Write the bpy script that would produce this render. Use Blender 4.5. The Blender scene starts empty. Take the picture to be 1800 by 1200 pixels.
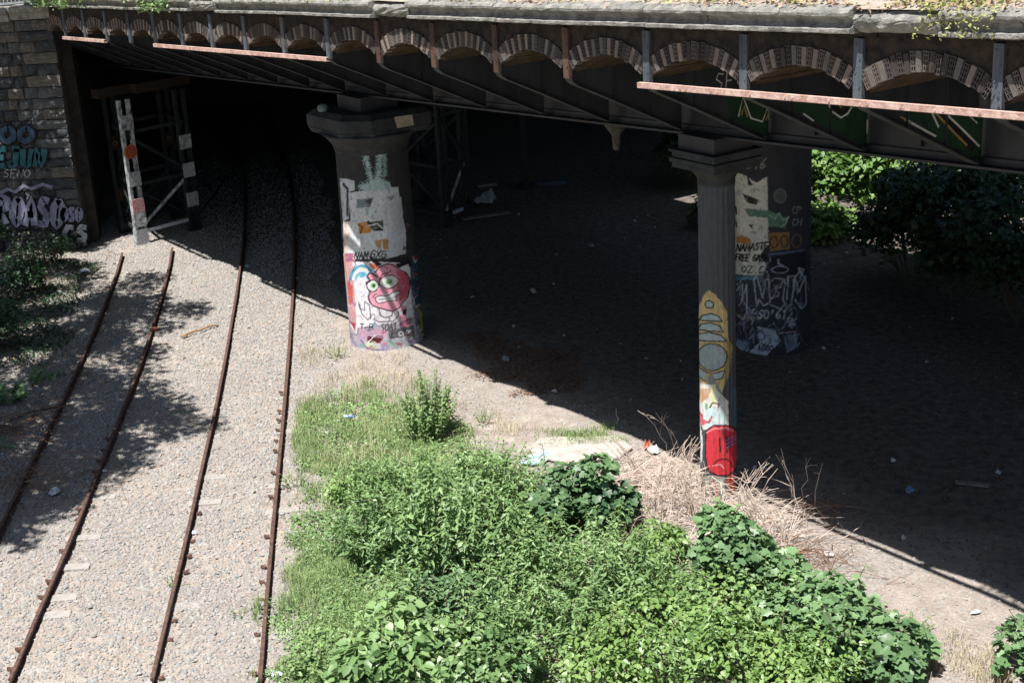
import bpy, math, random
import numpy as np
from math import sin, cos, radians, pi, atan, atan2, asin, sqrt, hypot
from mathutils import Vector, Matrix

random.seed(7)
RNG = np.random.default_rng(7)
SC = bpy.context.scene
COL = SC.collection

# ------------------------------------------------------------------ camera, sky, sun, exposure
F_PX, CAM_H = 2625.0, 11.0
ROLL = radians(3.2)
PITCH = atan(902 * cos(ROLL) / F_PX)
FW = np.array([0, cos(PITCH), -sin(PITCH)])
_up0 = np.cross([1, 0, 0], FW)
RT = np.array([1.0, 0, 0]) * cos(ROLL) - _up0 * sin(ROLL)
UP = _up0 * cos(ROLL) + np.array([1.0, 0, 0]) * sin(ROLL)
CAM = np.array([0, 0, CAM_H])
cam_data = bpy.data.cameras.new('camera')
cam_data.lens, cam_data.sensor_width = 52.5, 36.0
cam_data.clip_start, cam_data.clip_end = 0.1, 600
cam = bpy.data.objects.new('camera', cam_data)
cam.matrix_world = Matrix(((RT[0], UP[0], -FW[0], 0), (RT[1], UP[1], -FW[1], 0), (RT[2], UP[2], -FW[2], CAM_H), (0, 0, 0, 1)))
COL.objects.link(cam)
SC.camera = cam

# bridge frame: local x runs along the bridge towards the right of the photo, y goes in under the deck
BAZ = radians(34.3)
BX = np.array([sin(BAZ), -cos(BAZ), 0])
BY = np.array([cos(BAZ), sin(BAZ), 0])
BO = np.array([3.43, 23.55, 0.0])
BROT = atan2(BX[1], BX[0])
SUN = Vector(tuple(-1.0 * BX + 2.8 * BY + np.array([0, 0, -7.46])))      # direction the light travels
w = bpy.data.worlds.new('World')
SC.world = w
w.use_nodes = True
nt = w.node_tree
sky = nt.nodes.new('ShaderNodeTexSky')
sky.sky_type = 'NISHITA'
sky.sun_disc = False
sky.sun_elevation = asin(-SUN.normalized().z)
sky.sun_rotation = atan2(-SUN.x, -SUN.y)
nt.links.new(sky.outputs[0], nt.nodes['Background'].inputs[0])
nt.nodes['Background'].inputs[1].default_value = 0.05
sd = bpy.data.lights.new('sun', 'SUN')
sd.energy, sd.angle, sd.color = 5.0, radians(0.5), (1.0, 0.965, 0.925)
so = bpy.data.objects.new('sun', sd)
so.rotation_euler = SUN.to_track_quat('-Z', 'Y').to_euler()
so.location = (-10, -10, 40)
COL.objects.link(so)
vs = SC.view_settings
vs.view_transform, vs.look, vs.exposure, vs.gamma = 'Standard', 'None', 0.75, 1.0
vs.use_curve_mapping = False


def ground_pt(x, y, z=0.0):
    """point of height z on the sight line through photo pixel (x, y)"""
    d = FW * F_PX + RT * (x - 900) - UP * (y - 600)
    t = (z - CAM_H) / d[2]
    return CAM + d * t


def proj(P):
    v = np.asarray(P, float) - CAM
    k = v @ FW
    return 900 + F_PX * (v @ RT) / k, 600 - F_PX * (v @ UP) / k


def b2w(x, y, z=0.0):
    return BO + BX * x + BY * y + np.array([0, 0, z])


def w2b(P):
    d = np.asarray(P)[:2] - BO[:2]
    return d @ BX[:2], d @ BY[:2]


# ------------------------------------------------------------------ materials
def lin(c):
    c = np.asarray(c, float)
    return np.where(c <= .04045, c / 12.92, ((c + .055) / 1.055) ** 2.4)


def hexc(h):
    return tuple(lin([int(h[i:i + 2], 16) / 255 for i in (0, 2, 4)]))


MATS = {}


def mat(name, c1, c2=None, scale=4.0, rough=.85, bump=.0, bscale=30.0, attr=None, metal=0.0, detail=6, streak=False, spec=.3, dist=.02):
    """a noise-mottled surface; attr = name of a point colour that multiplies or replaces the base"""
    if name in MATS:
        return MATS[name]
    m = bpy.data.materials.new(name)
    m.use_nodes = True
    N, L = m.node_tree.nodes, m.node_tree.links
    b = N['Principled BSDF']
    b.inputs['Roughness'].default_value = rough
    b.inputs['Metallic'].default_value = metal
    b.inputs['Specular IOR Level'].default_value = spec
    tc = N.new('ShaderNodeTexCoord')
    mp = N.new('ShaderNodeMapping')
    L.new(tc.outputs['Object'], mp.inputs[0])
    if streak:
        mp.inputs['Scale'].default_value = (1, 1, .15)
    if attr:
        a = N.new('ShaderNodeAttribute')
        a.attribute_name = attr
        base = a.outputs['Color']
        if c2 is not None:
            nz = N.new('ShaderNodeTexNoise')
            nz.inputs['Scale'].default_value = scale
            nz.inputs['Detail'].default_value = detail
            L.new(mp.outputs[0], nz.inputs['Vector'])
            rp = N.new('ShaderNodeValToRGB')
            rp.color_ramp.elements[0].position, rp.color_ramp.elements[1].position = .35, .65
            rp.color_ramp.elements[0].color, rp.color_ramp.elements[1].color = (*c1, 1), (*c2, 1)
            L.new(nz.outputs[0], rp.inputs[0])
            mx = N.new('ShaderNodeMix')
            mx.data_type, mx.blend_type = 'RGBA', 'MULTIPLY'
            mx.inputs[0].default_value = 1
            L.new(base, mx.inputs[6])
            L.new(rp.outputs[0], mx.inputs[7])
            base = mx.outputs[2]
        L.new(base, b.inputs['Base Color'])
    elif c2 is None:
        b.inputs['Base Color'].default_value = (*c1, 1)
    else:
        nz = N.new('ShaderNodeTexNoise')
        nz.inputs['Scale'].default_value = scale
        nz.inputs['Detail'].default_value = detail
        nz.inputs['Roughness'].default_value = .65
        L.new(mp.outputs[0], nz.inputs['Vector'])
        rp = N.new('ShaderNodeValToRGB')
        rp.color_ramp.elements[0].position, rp.color_ramp.elements[1].position = .36, .64
        rp.color_ramp.elements[0].color, rp.color_ramp.elements[1].color = (*c1, 1), (*c2, 1)
        L.new(nz.outputs[0], rp.inputs[0])
        L.new(rp.outputs[0], b.inputs['Base Color'])
    if bump:
        n2 = N.new('ShaderNodeTexNoise')
        n2.inputs['Scale'].default_value = bscale
        n2.inputs['Detail'].default_value = 5
        L.new(tc.outputs['Object'], n2.inputs['Vector'])
        bp = N.new('ShaderNodeBump')
        bp.inputs['Strength'].default_value = bump
        bp.inputs['Distance'].default_value = dist
        L.new(n2.outputs[0], bp.inputs['Height'])
        L.new(bp.outputs[0], b.inputs['Normal'])
    MATS[name] = m
    return m


def leaf_mat(name, dark, light, trans=.22, rough=.5):
    if name in MATS:
        return MATS[name]
    m = bpy.data.materials.new(name)
    m.use_nodes = True
    N, L = m.node_tree.nodes, m.node_tree.links
    b = N['Principled BSDF']
    b.inputs['Roughness'].default_value = rough
    b.inputs['Specular IOR Level'].default_value = .5
    a = N.new('ShaderNodeAttribute')
    a.attribute_name = 'tone'
    rp = N.new('ShaderNodeValToRGB')
    rp.color_ramp.elements[0].color, rp.color_ramp.elements[1].color = (*dark, 1), (*light, 1)
    L.new(a.outputs['Fac'], rp.inputs[0])
    L.new(rp.outputs[0], b.inputs['Base Color'])
    t = N.new('ShaderNodeBsdfTranslucent')
    L.new(rp.outputs[0], t.inputs[0])
    mx = N.new('ShaderNodeMixShader')
    mx.inputs[0].default_value = trans
    L.new(b.outputs[0], mx.inputs[1])
    L.new(t.outputs[0], mx.inputs[2])
    L.new(mx.outputs[0], N['Material Output'].inputs[0])
    MATS[name] = m
    return m


# ------------------------------------------------------------------ object helpers
def link(o, parent=None):
    COL.objects.link(o)
    if parent is not None:
        o.parent = parent
    return o


def tag(o, label=None, cat=None, group=None, kind=None):
    if label: o['label'] = label
    if cat: o['category'] = cat
    if group: o['group'] = group
    if kind: o['kind'] = kind
    return o


def empty(name, loc=(0, 0, 0), rz=0.0):
    o = bpy.data.objects.new(name, None)
    o.empty_display_size = .2
    o.location, o.rotation_euler = tuple(float(v) for v in loc), (0, 0, rz)
    return link(o)


def copy_tree(o, parent=None):
    c = o.copy()
    COL.objects.link(c)
    if parent is not None:
        c.parent = parent
    for ch in list(o.children):
        copy_tree(ch, c)
    return c


def rotmat(rx=0, ry=0, rz=0):
    return np.array(Matrix.Rotation(rz, 3, 'Z') @ Matrix.Rotation(ry, 3, 'Y') @ Matrix.Rotation(rx, 3, 'X'))


class MB:
    """collects solids and links them as one mesh"""
    def __init__(s):
        s.v, s.f, s.n = [], [], 0

    def add(s, V, Fs):
        V = np.asarray(V, float).reshape(-1, 3)
        s.v.append(V)
        s.f += [tuple(i + s.n for i in f) for f in Fs]
        s.n += len(V)
        return s

    def box(s, c, size, R=None, taper=1.0):
        h = np.asarray(size, float) / 2
        V = np.array([(x * (taper if z > 0 else 1), y * (taper if z > 0 else 1), z) for z in (-1, 1) for x, y in ((-1, -1), (1, -1), (1, 1), (-1, 1))]) * h
        if R is not None:
            V = V @ np.asarray(R).T
        return s.add(V + np.asarray(c, float), [(3, 2, 1, 0), (4, 5, 6, 7), (0, 1, 5, 4), (1, 2, 6, 5), (2, 3, 7, 6), (3, 0, 4, 7)])

    def beam(s, a, b, wd, ht, up=(0, 0, 1)):
        a, b = np.asarray(a, float), np.asarray(b, float)
        d = b - a
        L = np.linalg.norm(d)
        d /= L
        sd_ = np.cross(d, up)
        if np.linalg.norm(sd_) < 1e-3:
            sd_ = np.cross(d, (1, 0, 0))
        sd_ /= np.linalg.norm(sd_)
        u = np.cross(sd_, d)
        return s.box((a + b) / 2, (L, wd, ht), np.stack([d, sd_, u], 1))

    def tube(s, pts, r, sides=6, r1=None):
        pts = np.asarray(pts, float)
        n = len(pts)
        r1 = r if r1 is None else r1
        V = []
        for i in range(n):
            d = pts[min(i + 1, n - 1)] - pts[max(i - 1, 0)]
            d = d / (np.linalg.norm(d) + 1e-9)
            a = np.cross(d, (0.13, .21, 1) if abs(d[2]) < .9 else (1, .1, 0))
            a /= np.linalg.norm(a)
            b = np.cross(d, a)
            rr = r + (r1 - r) * i / (n - 1)
            V += [pts[i] + rr * (cos(t) * a + sin(t) * b) for t in np.linspace(0, 2 * pi, sides, endpoint=False)]
        Fs = []
        for i in range(n - 1):
            for k in range(sides):
                k2 = (k + 1) % sides
                Fs.append((i * sides + k, i * sides + k2, (i + 1) * sides + k2, (i + 1) * sides + k))
        Fs.append(tuple(range(sides))[::-1])
        Fs.append(tuple((n - 1) * sides + k for k in range(sides)))
        return s.add(V, Fs)

    def lathe(s, prof, c=(0, 0, 0), sides=32, flute=0, amp=0.0, z_flute=None):
        V, Fs = [], []
        for r, z in prof:
            for k in range(sides):
                t = 2 * pi * k / sides
                V.append((r * cos(t), r * sin(t), z))
        n = len(prof)
        for i in range(n - 1):
            for k in range(sides):
                k2 = (k + 1) % sides
                Fs.append((i * sides + k, i * sides + k2, (i + 1) * sides + k2, (i + 1) * sides + k))
        Fs.append(tuple(range(sides))[::-1])
        Fs.append(tuple((n - 1) * sides + k for k in range(sides)))
        return s.add(np.array(V) + np.asarray(c, float), Fs)

    def prism(s, poly, z0, z1, scale1=1.0):
        """poly in x, y; extruded in z"""
        n = len(poly)
        p = np.asarray(poly, float)
        c = p.mean(0)
        V = [(*q, z0) for q in p] + [(*(c + (q - c) * scale1), z1) for q in p]
        return s.add(V, [tuple(range(n))[::-1], tuple(range(n, 2 * n))] + [(i, (i + 1) % n, n + (i + 1) % n, n + i) for i in range(n)])

    def build(s, name, m, parent=None, smooth=False, bevel=0.0):
        me = bpy.data.meshes.new(name)
        me.from_pydata(np.concatenate(s.v).tolist(), [], s.f)
        me.materials.append(m)
        if smooth:
            me.shade_smooth()
        me.update()
        o = link(bpy.data.objects.new(name, me), parent)
        if bevel:
            b = o.modifiers.new('edge', 'BEVEL')
            b.width, b.segments, b.limit_method = bevel, 1, 'ANGLE'
        return o


def np_mesh(name, V, Fc, m, parent=None, tone=None, color=None, smooth=False):
    """big mesh from arrays; all faces have the same number of corners"""
    me = bpy.data.meshes.new(name)
    k = Fc.shape[1]
    me.vertices.add(len(V))
    me.vertices.foreach_set('co', np.ascontiguousarray(V, dtype=np.float32).ravel())
    me.loops.add(Fc.size)
    me.loops.foreach_set('vertex_index', np.ascontiguousarray(Fc, dtype=np.int32).ravel())
    me.polygons.add(len(Fc))
    me.polygons.foreach_set('loop_start', np.arange(len(Fc), dtype=np.int32) * k)
    if tone is not None:
        a = me.attributes.new('tone', 'FLOAT', 'POINT')
        a.data.foreach_set('value', np.ascontiguousarray(tone, dtype=np.float32))
    if color is not None:
        a = me.attributes.new('paint', 'FLOAT_COLOR', 'POINT')
        c4 = np.ones((len(V), 4), dtype=np.float32)
        c4[:, :3] = color
        a.data.foreach_set('color', c4.ravel())
    me.materials.append(m)
    me.update(calc_edges=True)
    me.validate()
    if smooth:
        me.shade_smooth()
    return link(bpy.data.objects.new(name, me), parent)


def vnoise(x, y, seed=0):
    """cheap smooth value noise on arrays, 0..1"""
    def h(i, j):
        n = np.sin(i * 127.1 + j * 311.7 + seed * 74.7) * 43758.5453
        return n - np.floor(n)
    x, y = np.asarray(x, float), np.asarray(y, float)
    i, j = np.floor(x), np.floor(y)
    u, v = x - i, y - j
    u, v = u * u * (3 - 2 * u), v * v * (3 - 2 * v)
    return (h(i, j) * (1 - u) + h(i + 1, j) * u) * (1 - v) + (h(i, j + 1) * (1 - u) + h(i + 1, j + 1) * u) * v


def inside(px, py, poly):
    poly = np.asarray(poly, float)
    r = np.zeros(np.shape(px), bool)
    j = len(poly) - 1
    for i in range(len(poly)):
        xi, yi, xj, yj = *poly[i], *poly[j]
        c = ((yi > py) != (yj > py)) & (px < (xj - xi) * (py - yi) / (yj - yi + 1e-12) + xi)
        r ^= c
        j = i
    return r


# ------------------------------------------------------------------ painter for graffiti: flat print laid over a surface grid
GLY = {
 'A': [[(0, 0), (.5, 1), (1, 0)], [(.2, .4), (.8, .4)]], 'B': [[(0, 0), (0, 1), (.7, .9), (.7, .6), (0, .5), (.9, .4), (.8, .05), (0, 0)]],
 'C': [[(.9, .9), (.3, 1), (0, .5), (.3, 0), (.9, .1)]], 'D': [[(0, 0), (0, 1), (.8, .7), (.8, .3), (0, 0)]],
 'E': [[(.9, 1), (0, 1), (0, 0), (.9, 0)], [(0, .5), (.7, .5)]], 'F': [[(.9, 1), (0, 1), (0, 0)], [(0, .5), (.7, .5)]],
 'G': [[(.9, .9), (.3, 1), (0, .5), (.3, 0), (.9, .1), (.9, .5), (.5, .5)]], 'H': [[(0, 0), (0, 1)], [(1, 0), (1, 1)], [(0, .5), (1, .5)]],
 'I': [[(.5, 0), (.5, 1)]], 'J': [[(.2, 1), (1, 1)], [(.7, 1), (.6, .1), (.2, 0), (0, .3)]], 'K': [[(0, 0), (0, 1)], [(.9, 1), (0, .45), (1, 0)]],
 'L': [[(0, 1), (0, 0), (.9, 0)]], 'M': [[(0, 0), (.1, 1), (.5, .3), (.9, 1), (1, 0)]], 'N': [[(0, 0), (.1, 1), (.8, 0), (1, 1)]],
 'O': [[(.5, 1), (.05, .7), (.05, .3), (.5, 0), (.95, .3), (.95, .7), (.5, 1)]], 'P': [[(0, 0), (0, 1), (.8, .9), (.8, .55), (0, .5)]],
 'R': [[(0, 0), (0, 1), (.8, .9), (.8, .6), (0, .5), (.9, 0)]], 'S': [[(.9, .9), (.3, 1), (.1, .7), (.8, .4), (.7, .05), (0, .1)]],
 'T': [[(0, 1), (1, 1)], [(.5, 1), (.5, 0)]], 'U': [[(0, 1), (.1, .2), (.5, 0), (.9, .2), (1, 1)]], 'W': [[(0, 1), (.25, 0), (.5, .7), (.75, 0), (1, 1)]],
 'X': [[(0, 0), (1, 1)], [(0, 1), (1, 0)]], 'Z': [[(0, 1), (1, 1), (0, 0), (1, 0)]], '0': [[(.5, 1), (.1, .6), (.2, .1), (.6, 0), (.9, .5), (.5, 1)]],
 '1': [[(.2, .8), (.5, 1), (.5, 0)]], '2': [[(.1, .8), (.5, 1), (.9, .7), (0, 0), (1, 0)]], '3': [[(.1, 1), (.9, .9), (.4, .55), (.9, .3), (.1, 0)]],
 '5': [[(.9, 1), (.2, 1), (.1, .6), (.8, .5), (.8, .1), (.1, 0)]], '6': [[(.8, 1), (.2, .6), (.1, .2), (.5, 0), (.9, .25), (.5, .5), (.15, .3)]],
 '7': [[(0, 1), (1, 1), (.4, 0)]], '8': [[(.5, .5), (.1, .75), (.5, 1), (.9, .75), (.1, .25), (.5, 0), (.9, .25), (.5, .5)]],
 '-': [[(.1, .5), (.9, .5)]], '!': [[(.5, 1), (.5, .35)], [(.5, .1), (.5, 0)]], "'": [[(.5, 1), (.4, .7)]], '.': [[(.5, .08), (.5, 0)]],
}


def text_lines(txt, x, y, wd, ht, gap=.3, slant=.12, rise=0.0):
    """strokes of txt, baseline-left at x, y (y grows downwards)"""
    out = []
    n = len(txt)
    cw = wd / (n + (n - 1) * gap)
    for i, ch in enumerate(txt):
        x0 = x + i * cw * (1 + gap)
        for st in GLY.get(ch, []):
            out.append([(x0 + a * cw + slant * b * ht, y - b * ht + rise * (x0 - x)) for a, b in st])
    return out


def paint(X, Y, base, layers, wob=.6):
    """X, Y: positions on the unrolled surface; returns colours"""
    Cc = np.array(base, float) * np.ones((len(X), 3))
    Xw = X + (vnoise(X * .23, Y * .23, 1) - .5) * 2 * wob
    Yw = Y + (vnoise(X * .23, Y * .23, 2) - .5) * 2 * wob
    for Lr in layers:
        k, pts, col = Lr[0], np.asarray(Lr[1], float), np.array(hexc(Lr[2]))
        wd = Lr[3] if len(Lr) > 3 else 1.0
        pad = wd + 3
        if k == 'ell':
            cx, cy, rx, ry = pts
            m = (np.abs(Xw - cx) < rx + pad) & (np.abs(Yw - cy) < ry + pad)
        else:
            m = (Xw > pts[:, 0].min() - pad) & (Xw < pts[:, 0].max() + pad) & (Yw > pts[:, 1].min() - pad) & (Yw < pts[:, 1].max() + pad)
        ix = np.nonzero(m)[0]
        if not len(ix):
            continue
        x, y = Xw[ix], Yw[ix]
        if k == 'ell':
            d = (np.hypot((x - cx) / rx, (y - cy) / ry) - 1) * min(rx, ry)
            a = np.clip(.5 - d / 1.2, 0, 1)
        else:
            dist = np.full(len(ix), 1e9)
            seq = list(range(len(pts) - 1)) + ([-1] if k == 'poly' else [])
            for i in seq:
                p, q = pts[i], pts[i + 1]
                e = q - p
                t = np.clip(((x - p[0]) * e[0] + (y - p[1]) * e[1]) / (e @ e + 1e-9), 0, 1)
                dist = np.minimum(dist, np.hypot(x - p[0] - t * e[0], y - p[1] - t * e[1]))
            if k == 'poly':
                ins = inside(x, y, pts)
                a = np.clip(.5 + np.where(ins, dist, -dist) / 1.2, 0, 1)
            elif k == 'line':
                a = np.clip((wd / 2 - dist) / 1.0 + .5, 0, 1)
            else:                                                       # spray: dusty, thinning outwards
                r = RNG.random(len(ix))
                a = np.clip(1.3 - dist / (wd / 2), 0, 1) ** 1.2
                a = (r < a * .9) * .85
        chip = vnoise(X[ix] * .22, Y[ix] * .15, 31) * .65 + vnoise(X[ix] * .7, Y[ix] * .4, 32) * .35
        a = a * np.clip(1.1 - 1.3 * np.clip(chip - .6, 0, 1) * 2, .55, 1)
        Cc[ix] = Cc[ix] * (1 - a[:, None]) + col * a[:, None]
    return Cc


def shaft(name, axis, rad, z0, z1, ycal, xcal, hw, sag, layers, base, m, parent, nth=170, nz=420, span=1.75, flute=0, amp=0.0, rad1=None):
    """painted drum of a pillar: fine grid on the side towards the railway cutting, coarse behind.
    ycal, xcal: where a height on the drum sits on the unrolled drawing"""
    th0 = atan2(-axis[1], -axis[0])
    tf = np.linspace(-span, span, nth)
    tb = np.linspace(span, 2 * pi - span, 26)[1:-1]
    th = np.concatenate([tf, tb])
    zz = np.linspace(z0, z1, nz)
    T, Z = np.meshgrid(th, zz)
    R = rad + ((rad1 if rad1 else rad) - rad) * (Z - z0) / (z1 - z0)
    if flute:
        R = R - amp * np.abs(np.sin(T * flute / 2)) ** .7 * 1.0
    R = R + .006 * (vnoise(T * 9, Z * 7, 5) - .5)
    A = T + th0
    V = np.stack([R * np.cos(A), R * np.sin(A), Z], -1).reshape(-1, 3)
    n = len(th)
    i = np.arange(nz - 1)[:, None] * n
    k = np.arange(n)[None, :]
    k2 = (k + 1) % n
    Fq = np.stack([i + k, i + k2, i + n + k2, i + n + k], -1).reshape(-1, 4)
    Y = np.interp(Z, ycal[0], ycal[1]) + sag * np.cos(T)
    Xc = np.interp(Z, ycal[0], xcal)
    X = Xc + hw * np.sin(T) + np.where(np.abs(T) > pi / 2, 900, 0)
    C = paint(X.ravel(), Y.ravel(), base, layers)
    grime = .82 + .30 * vnoise(T.ravel() * 6, Z.ravel() * 5, 9) * vnoise(T.ravel() * 30, Z.ravel() * 25, 3) ** .5
    return np_mesh(name, V, Fq, m, parent, color=np.clip(C * 1.5, 0, .87) * grime[:, None], smooth=True)


# ------------------------------------------------------------------ ground
G_LIT = hexc('b9ab9b')
def ground_z(x, y):
    return (vnoise(x * .35, y * .35, 21) - .5) * .10 + (vnoise(x * 1.7, y * 1.7, 22) - .5) * .03


def make_ground():
    xs = np.concatenate([np.linspace(-160, -22, 12), np.linspace(-20, 22, 190), np.linspace(25, 160, 12)])
    ys = np.concatenate([np.linspace(-60, 12, 8), np.linspace(14, 62, 220), np.linspace(66, 240, 12)])
    X, Y = np.meshgrid(xs, ys)
    Z = ground_z(X, Y) - .03
    V = np.stack([X, Y, Z], -1).reshape(-1, 3)
    n = len(xs)
    i = np.arange(len(ys) - 1)[:, None] * n
    k = np.arange(n - 1)[None, :]
    Fq = np.stack([i + k, i + k + 1, i + n + k + 1, i + n + k], -1).reshape(-1, 4)
    m = bpy.data.materials.new('gravel_and_dirt')
    m.use_nodes = True
    N, L = m.node_tree.nodes, m.node_tree.links
    b = N['Principled BSDF']
    b.inputs['Roughness'].default_value = .95
    b.inputs['Specular IOR Level'].default_value = .15
    tc = N.new('ShaderNodeTexCoord')
    def noise(sc, det=5):
        q = N.new('ShaderNodeTexNoise')
        q.inputs['Scale'].default_value = sc
        q.inputs['Detail'].default_value = det
        L.new(tc.outputs['Object'], q.inputs['Vector'])
        return q
    def ramp(src, p0, p1, c0, c1):
        r = N.new('ShaderNodeValToRGB')
        r.color_ramp.elements[0].position, r.color_ramp.elements[1].position = p0, p1
        r.color_ramp.elements[0].color, r.color_ramp.elements[1].color = (*c0, 1), (*c1, 1)
        L.new(src, r.inputs[0])
        return r
    def mix(f, a, c, mode='MIX'):
        q = N.new('ShaderNodeMix')
        q.data_type, q.blend_type = 'RGBA', mode
        if isinstance(f, float): q.inputs[0].default_value = f
        else: L.new(f, q.inputs[0])
        L.new(a, q.inputs[6]); L.new(c, q.inputs[7])
        return q.outputs[2]
    vo = N.new('ShaderNodeTexVoronoi')
    vo.inputs['Scale'].default_value = 22
    L.new(tc.outputs['Object'], vo.inputs['Vector'])
    pebble = ramp(vo.outputs['Color'], .1, .9, hexc('8c857f'), hexc('b0a79f'))
    dirt = ramp(noise(3.0).outputs[0], .3, .7, hexc('988a80'), hexc('bab0a5'))
    base = mix(ramp(noise(.35).outputs[0], .42, .6, (0, 0, 0), (1, 1, 1)).outputs[0], pebble.outputs[0], dirt.outputs[0])
    fine = ramp(noise(40).outputs[0], .3, .7, (.62, .62, .62), (1, 1, 1))
    base = mix(1.0, base, fine.outputs[0], 'MULTIPLY')
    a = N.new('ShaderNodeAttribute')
    a.attribute_name = 'tone'                                           # shade of the bridge painted as darker earth over the yard beneath
    shaded_earth = ramp(noise(6.0).outputs[0], .3, .7, hexc('524c48'), hexc('7b736c'))
    base = mix(a.outputs['Fac'], base, shaded_earth.outputs[0])
    L.new(base, b.inputs['Base Color'])
    bp = N.new('ShaderNodeBump')
    bp.inputs['Strength'].default_value = .6
    bp.inputs['Distance'].default_value = .018
    vd = N.new('ShaderNodeMath')
    vd.operation = 'SUBTRACT'
    L.new(noise(18).outputs[0], vd.inputs[0]); L.new(vo.outputs['Distance'], vd.inputs[1])
    L.new(vd.outputs[0], bp.inputs['Height'])
    L.new(bp.outputs[0], b.inputs['Normal'])
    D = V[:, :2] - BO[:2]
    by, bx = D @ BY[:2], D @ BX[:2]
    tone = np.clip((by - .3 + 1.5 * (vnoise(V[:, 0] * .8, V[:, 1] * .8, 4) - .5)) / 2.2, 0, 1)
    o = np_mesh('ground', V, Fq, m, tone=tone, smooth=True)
    tag(o, kind='structure')
    return o


make_ground()

# ------------------------------------------------------------------ bridge
ZS = .0495
def zf(x):
    return 7.44 + ZS * x
WEB = [16.7, 14.8, 12.9, 11.0, 9.1, 7.16, 5.15, 3.18, 1.22, -.66, -2.54, -4.43, -6.31, -8.23, -10.1, -11.9, -13.6, -15.25, -16.9, -18.5, -20.1, -21.7, -23.25, -24.8]
M_IRON = mat('black_painted_iron', hexc('26282b'), hexc('383b3f'), 2.5, .55, .25, 25, streak=True, spec=.4)
M_POST = mat('blue_black_iron', hexc('3c444c'), hexc('60686f'), 5, .6, .3, 30, streak=True)
M_POSTR = mat('red_brown_iron', hexc('41322d'), hexc('634c43'), 5, .7, .3, 30, streak=True)
M_RUST = mat('rusty_pink_angle_iron', hexc('a88478'), hexc('d8bcb0'), 9, .8, .35, 40)
M_STONE = mat('weathered_cornice_stone', hexc('6b6a67'), hexc('9d9a93'), 6, .95, .7, 45, dist=.03)
M_SOFF = mat('sooty_brick_soffit', hexc('382e26'), hexc('544536'), 5, .95, .6, 14, dist=.03)
M_SPAN = mat('sooty_brick_wall', hexc('211f1f'), hexc('43382f'), 6, .95, .6, 30)
M_DECK = mat('deck_concrete', hexc('3a3836'), hexc('4c4a46'), 2, .95)
BR_SOLID = [mat('brick_pinkish', hexc('6c615b'), hexc('8f8279'), 9, .9, .4, 40), mat('brick_grey', hexc('58534f'), hexc('78716b'), 9, .9, .4, 40),
            mat('brick_dark', hexc('353130'), hexc('524945'), 9, .9, .4, 40), mat('brick_tan', hexc('776b61'), hexc('9d8f81'), 9, .9, .4, 40)]
BR_HOL = [mat('hollow_brick_grey', hexc('4f4a47'), hexc('6e645d'), 9, .9, .3, 40), mat('hollow_brick_dark', hexc('3a3737'), hexc('534c4a'), 9, .9, .3, 40)]

bridge = empty('bridge', BO, BROT)
tag(bridge, 'long dark street bridge of iron brackets and brick jack arches with a stone cornice', 'bridge')


def solid_brick_mesh(m):
    b = MB().box((0, 0, 0), (1, 1, 1))
    me = bpy.data.meshes.new('brick')
    V = np.concatenate(b.v)
    V[:, 0] *= np.where(V[:, 2] > 0, 1.0, .93)
    me.from_pydata(V.tolist(), [], b.f)
    me.materials.append(m)
    return me


def hollow_brick_mesh(m):
    """face with two columns of square holes running in"""
    V, Fs = [], []
    us = [-.5, -.36, -.08, .08, .36, .5]
    vs_ = [-.5, -.42, -.24, -.17, .0, .07, .25, .32, .44, .5]
    holes_u, holes_v = {1, 3}, {1, 3, 5, 7}
    idx = {}
    for i, u in enumerate(us):
        for j, v in enumerate(vs_):
            idx[i, j] = len(V)
            V.append((u, -.5, v))
    for i in range(5):
        for j in range(9):
            q = (idx[i, j], idx[i + 1, j], idx[i + 1, j + 1], idx[i, j + 1])
            if i in holes_u and j in holes_v:
                n = len(V)
                V.extend((V[k][0], -.05, V[k][2]) for k in q)
                Fs.append((n, n + 1, n + 2, n + 3))
                for a in range(4):
                    c = (a + 1) % 4
                    Fs.append((q[a], q[c], n + c, n + a))
            else:
                Fs.append(q)
    n = len(V)
    for z in (-.5, .5):
        V += [(-.5, -.5, z), (.5, -.5, z), (.5, .5, z), (-.5, .5, z)]
    Fs += [(n, n + 3, n + 2, n + 1), (n + 4, n + 5, n + 6, n + 7), (n + 1, n + 2, n + 6, n + 5), (n + 3, n, n + 4, n + 7), (n + 2, n + 3, n + 7, n + 6)]
    me = bpy.data.meshes.new('hollow_brick')
    me.from_pydata(V, [], Fs)
    me.materials.append(m)
    return me


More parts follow.
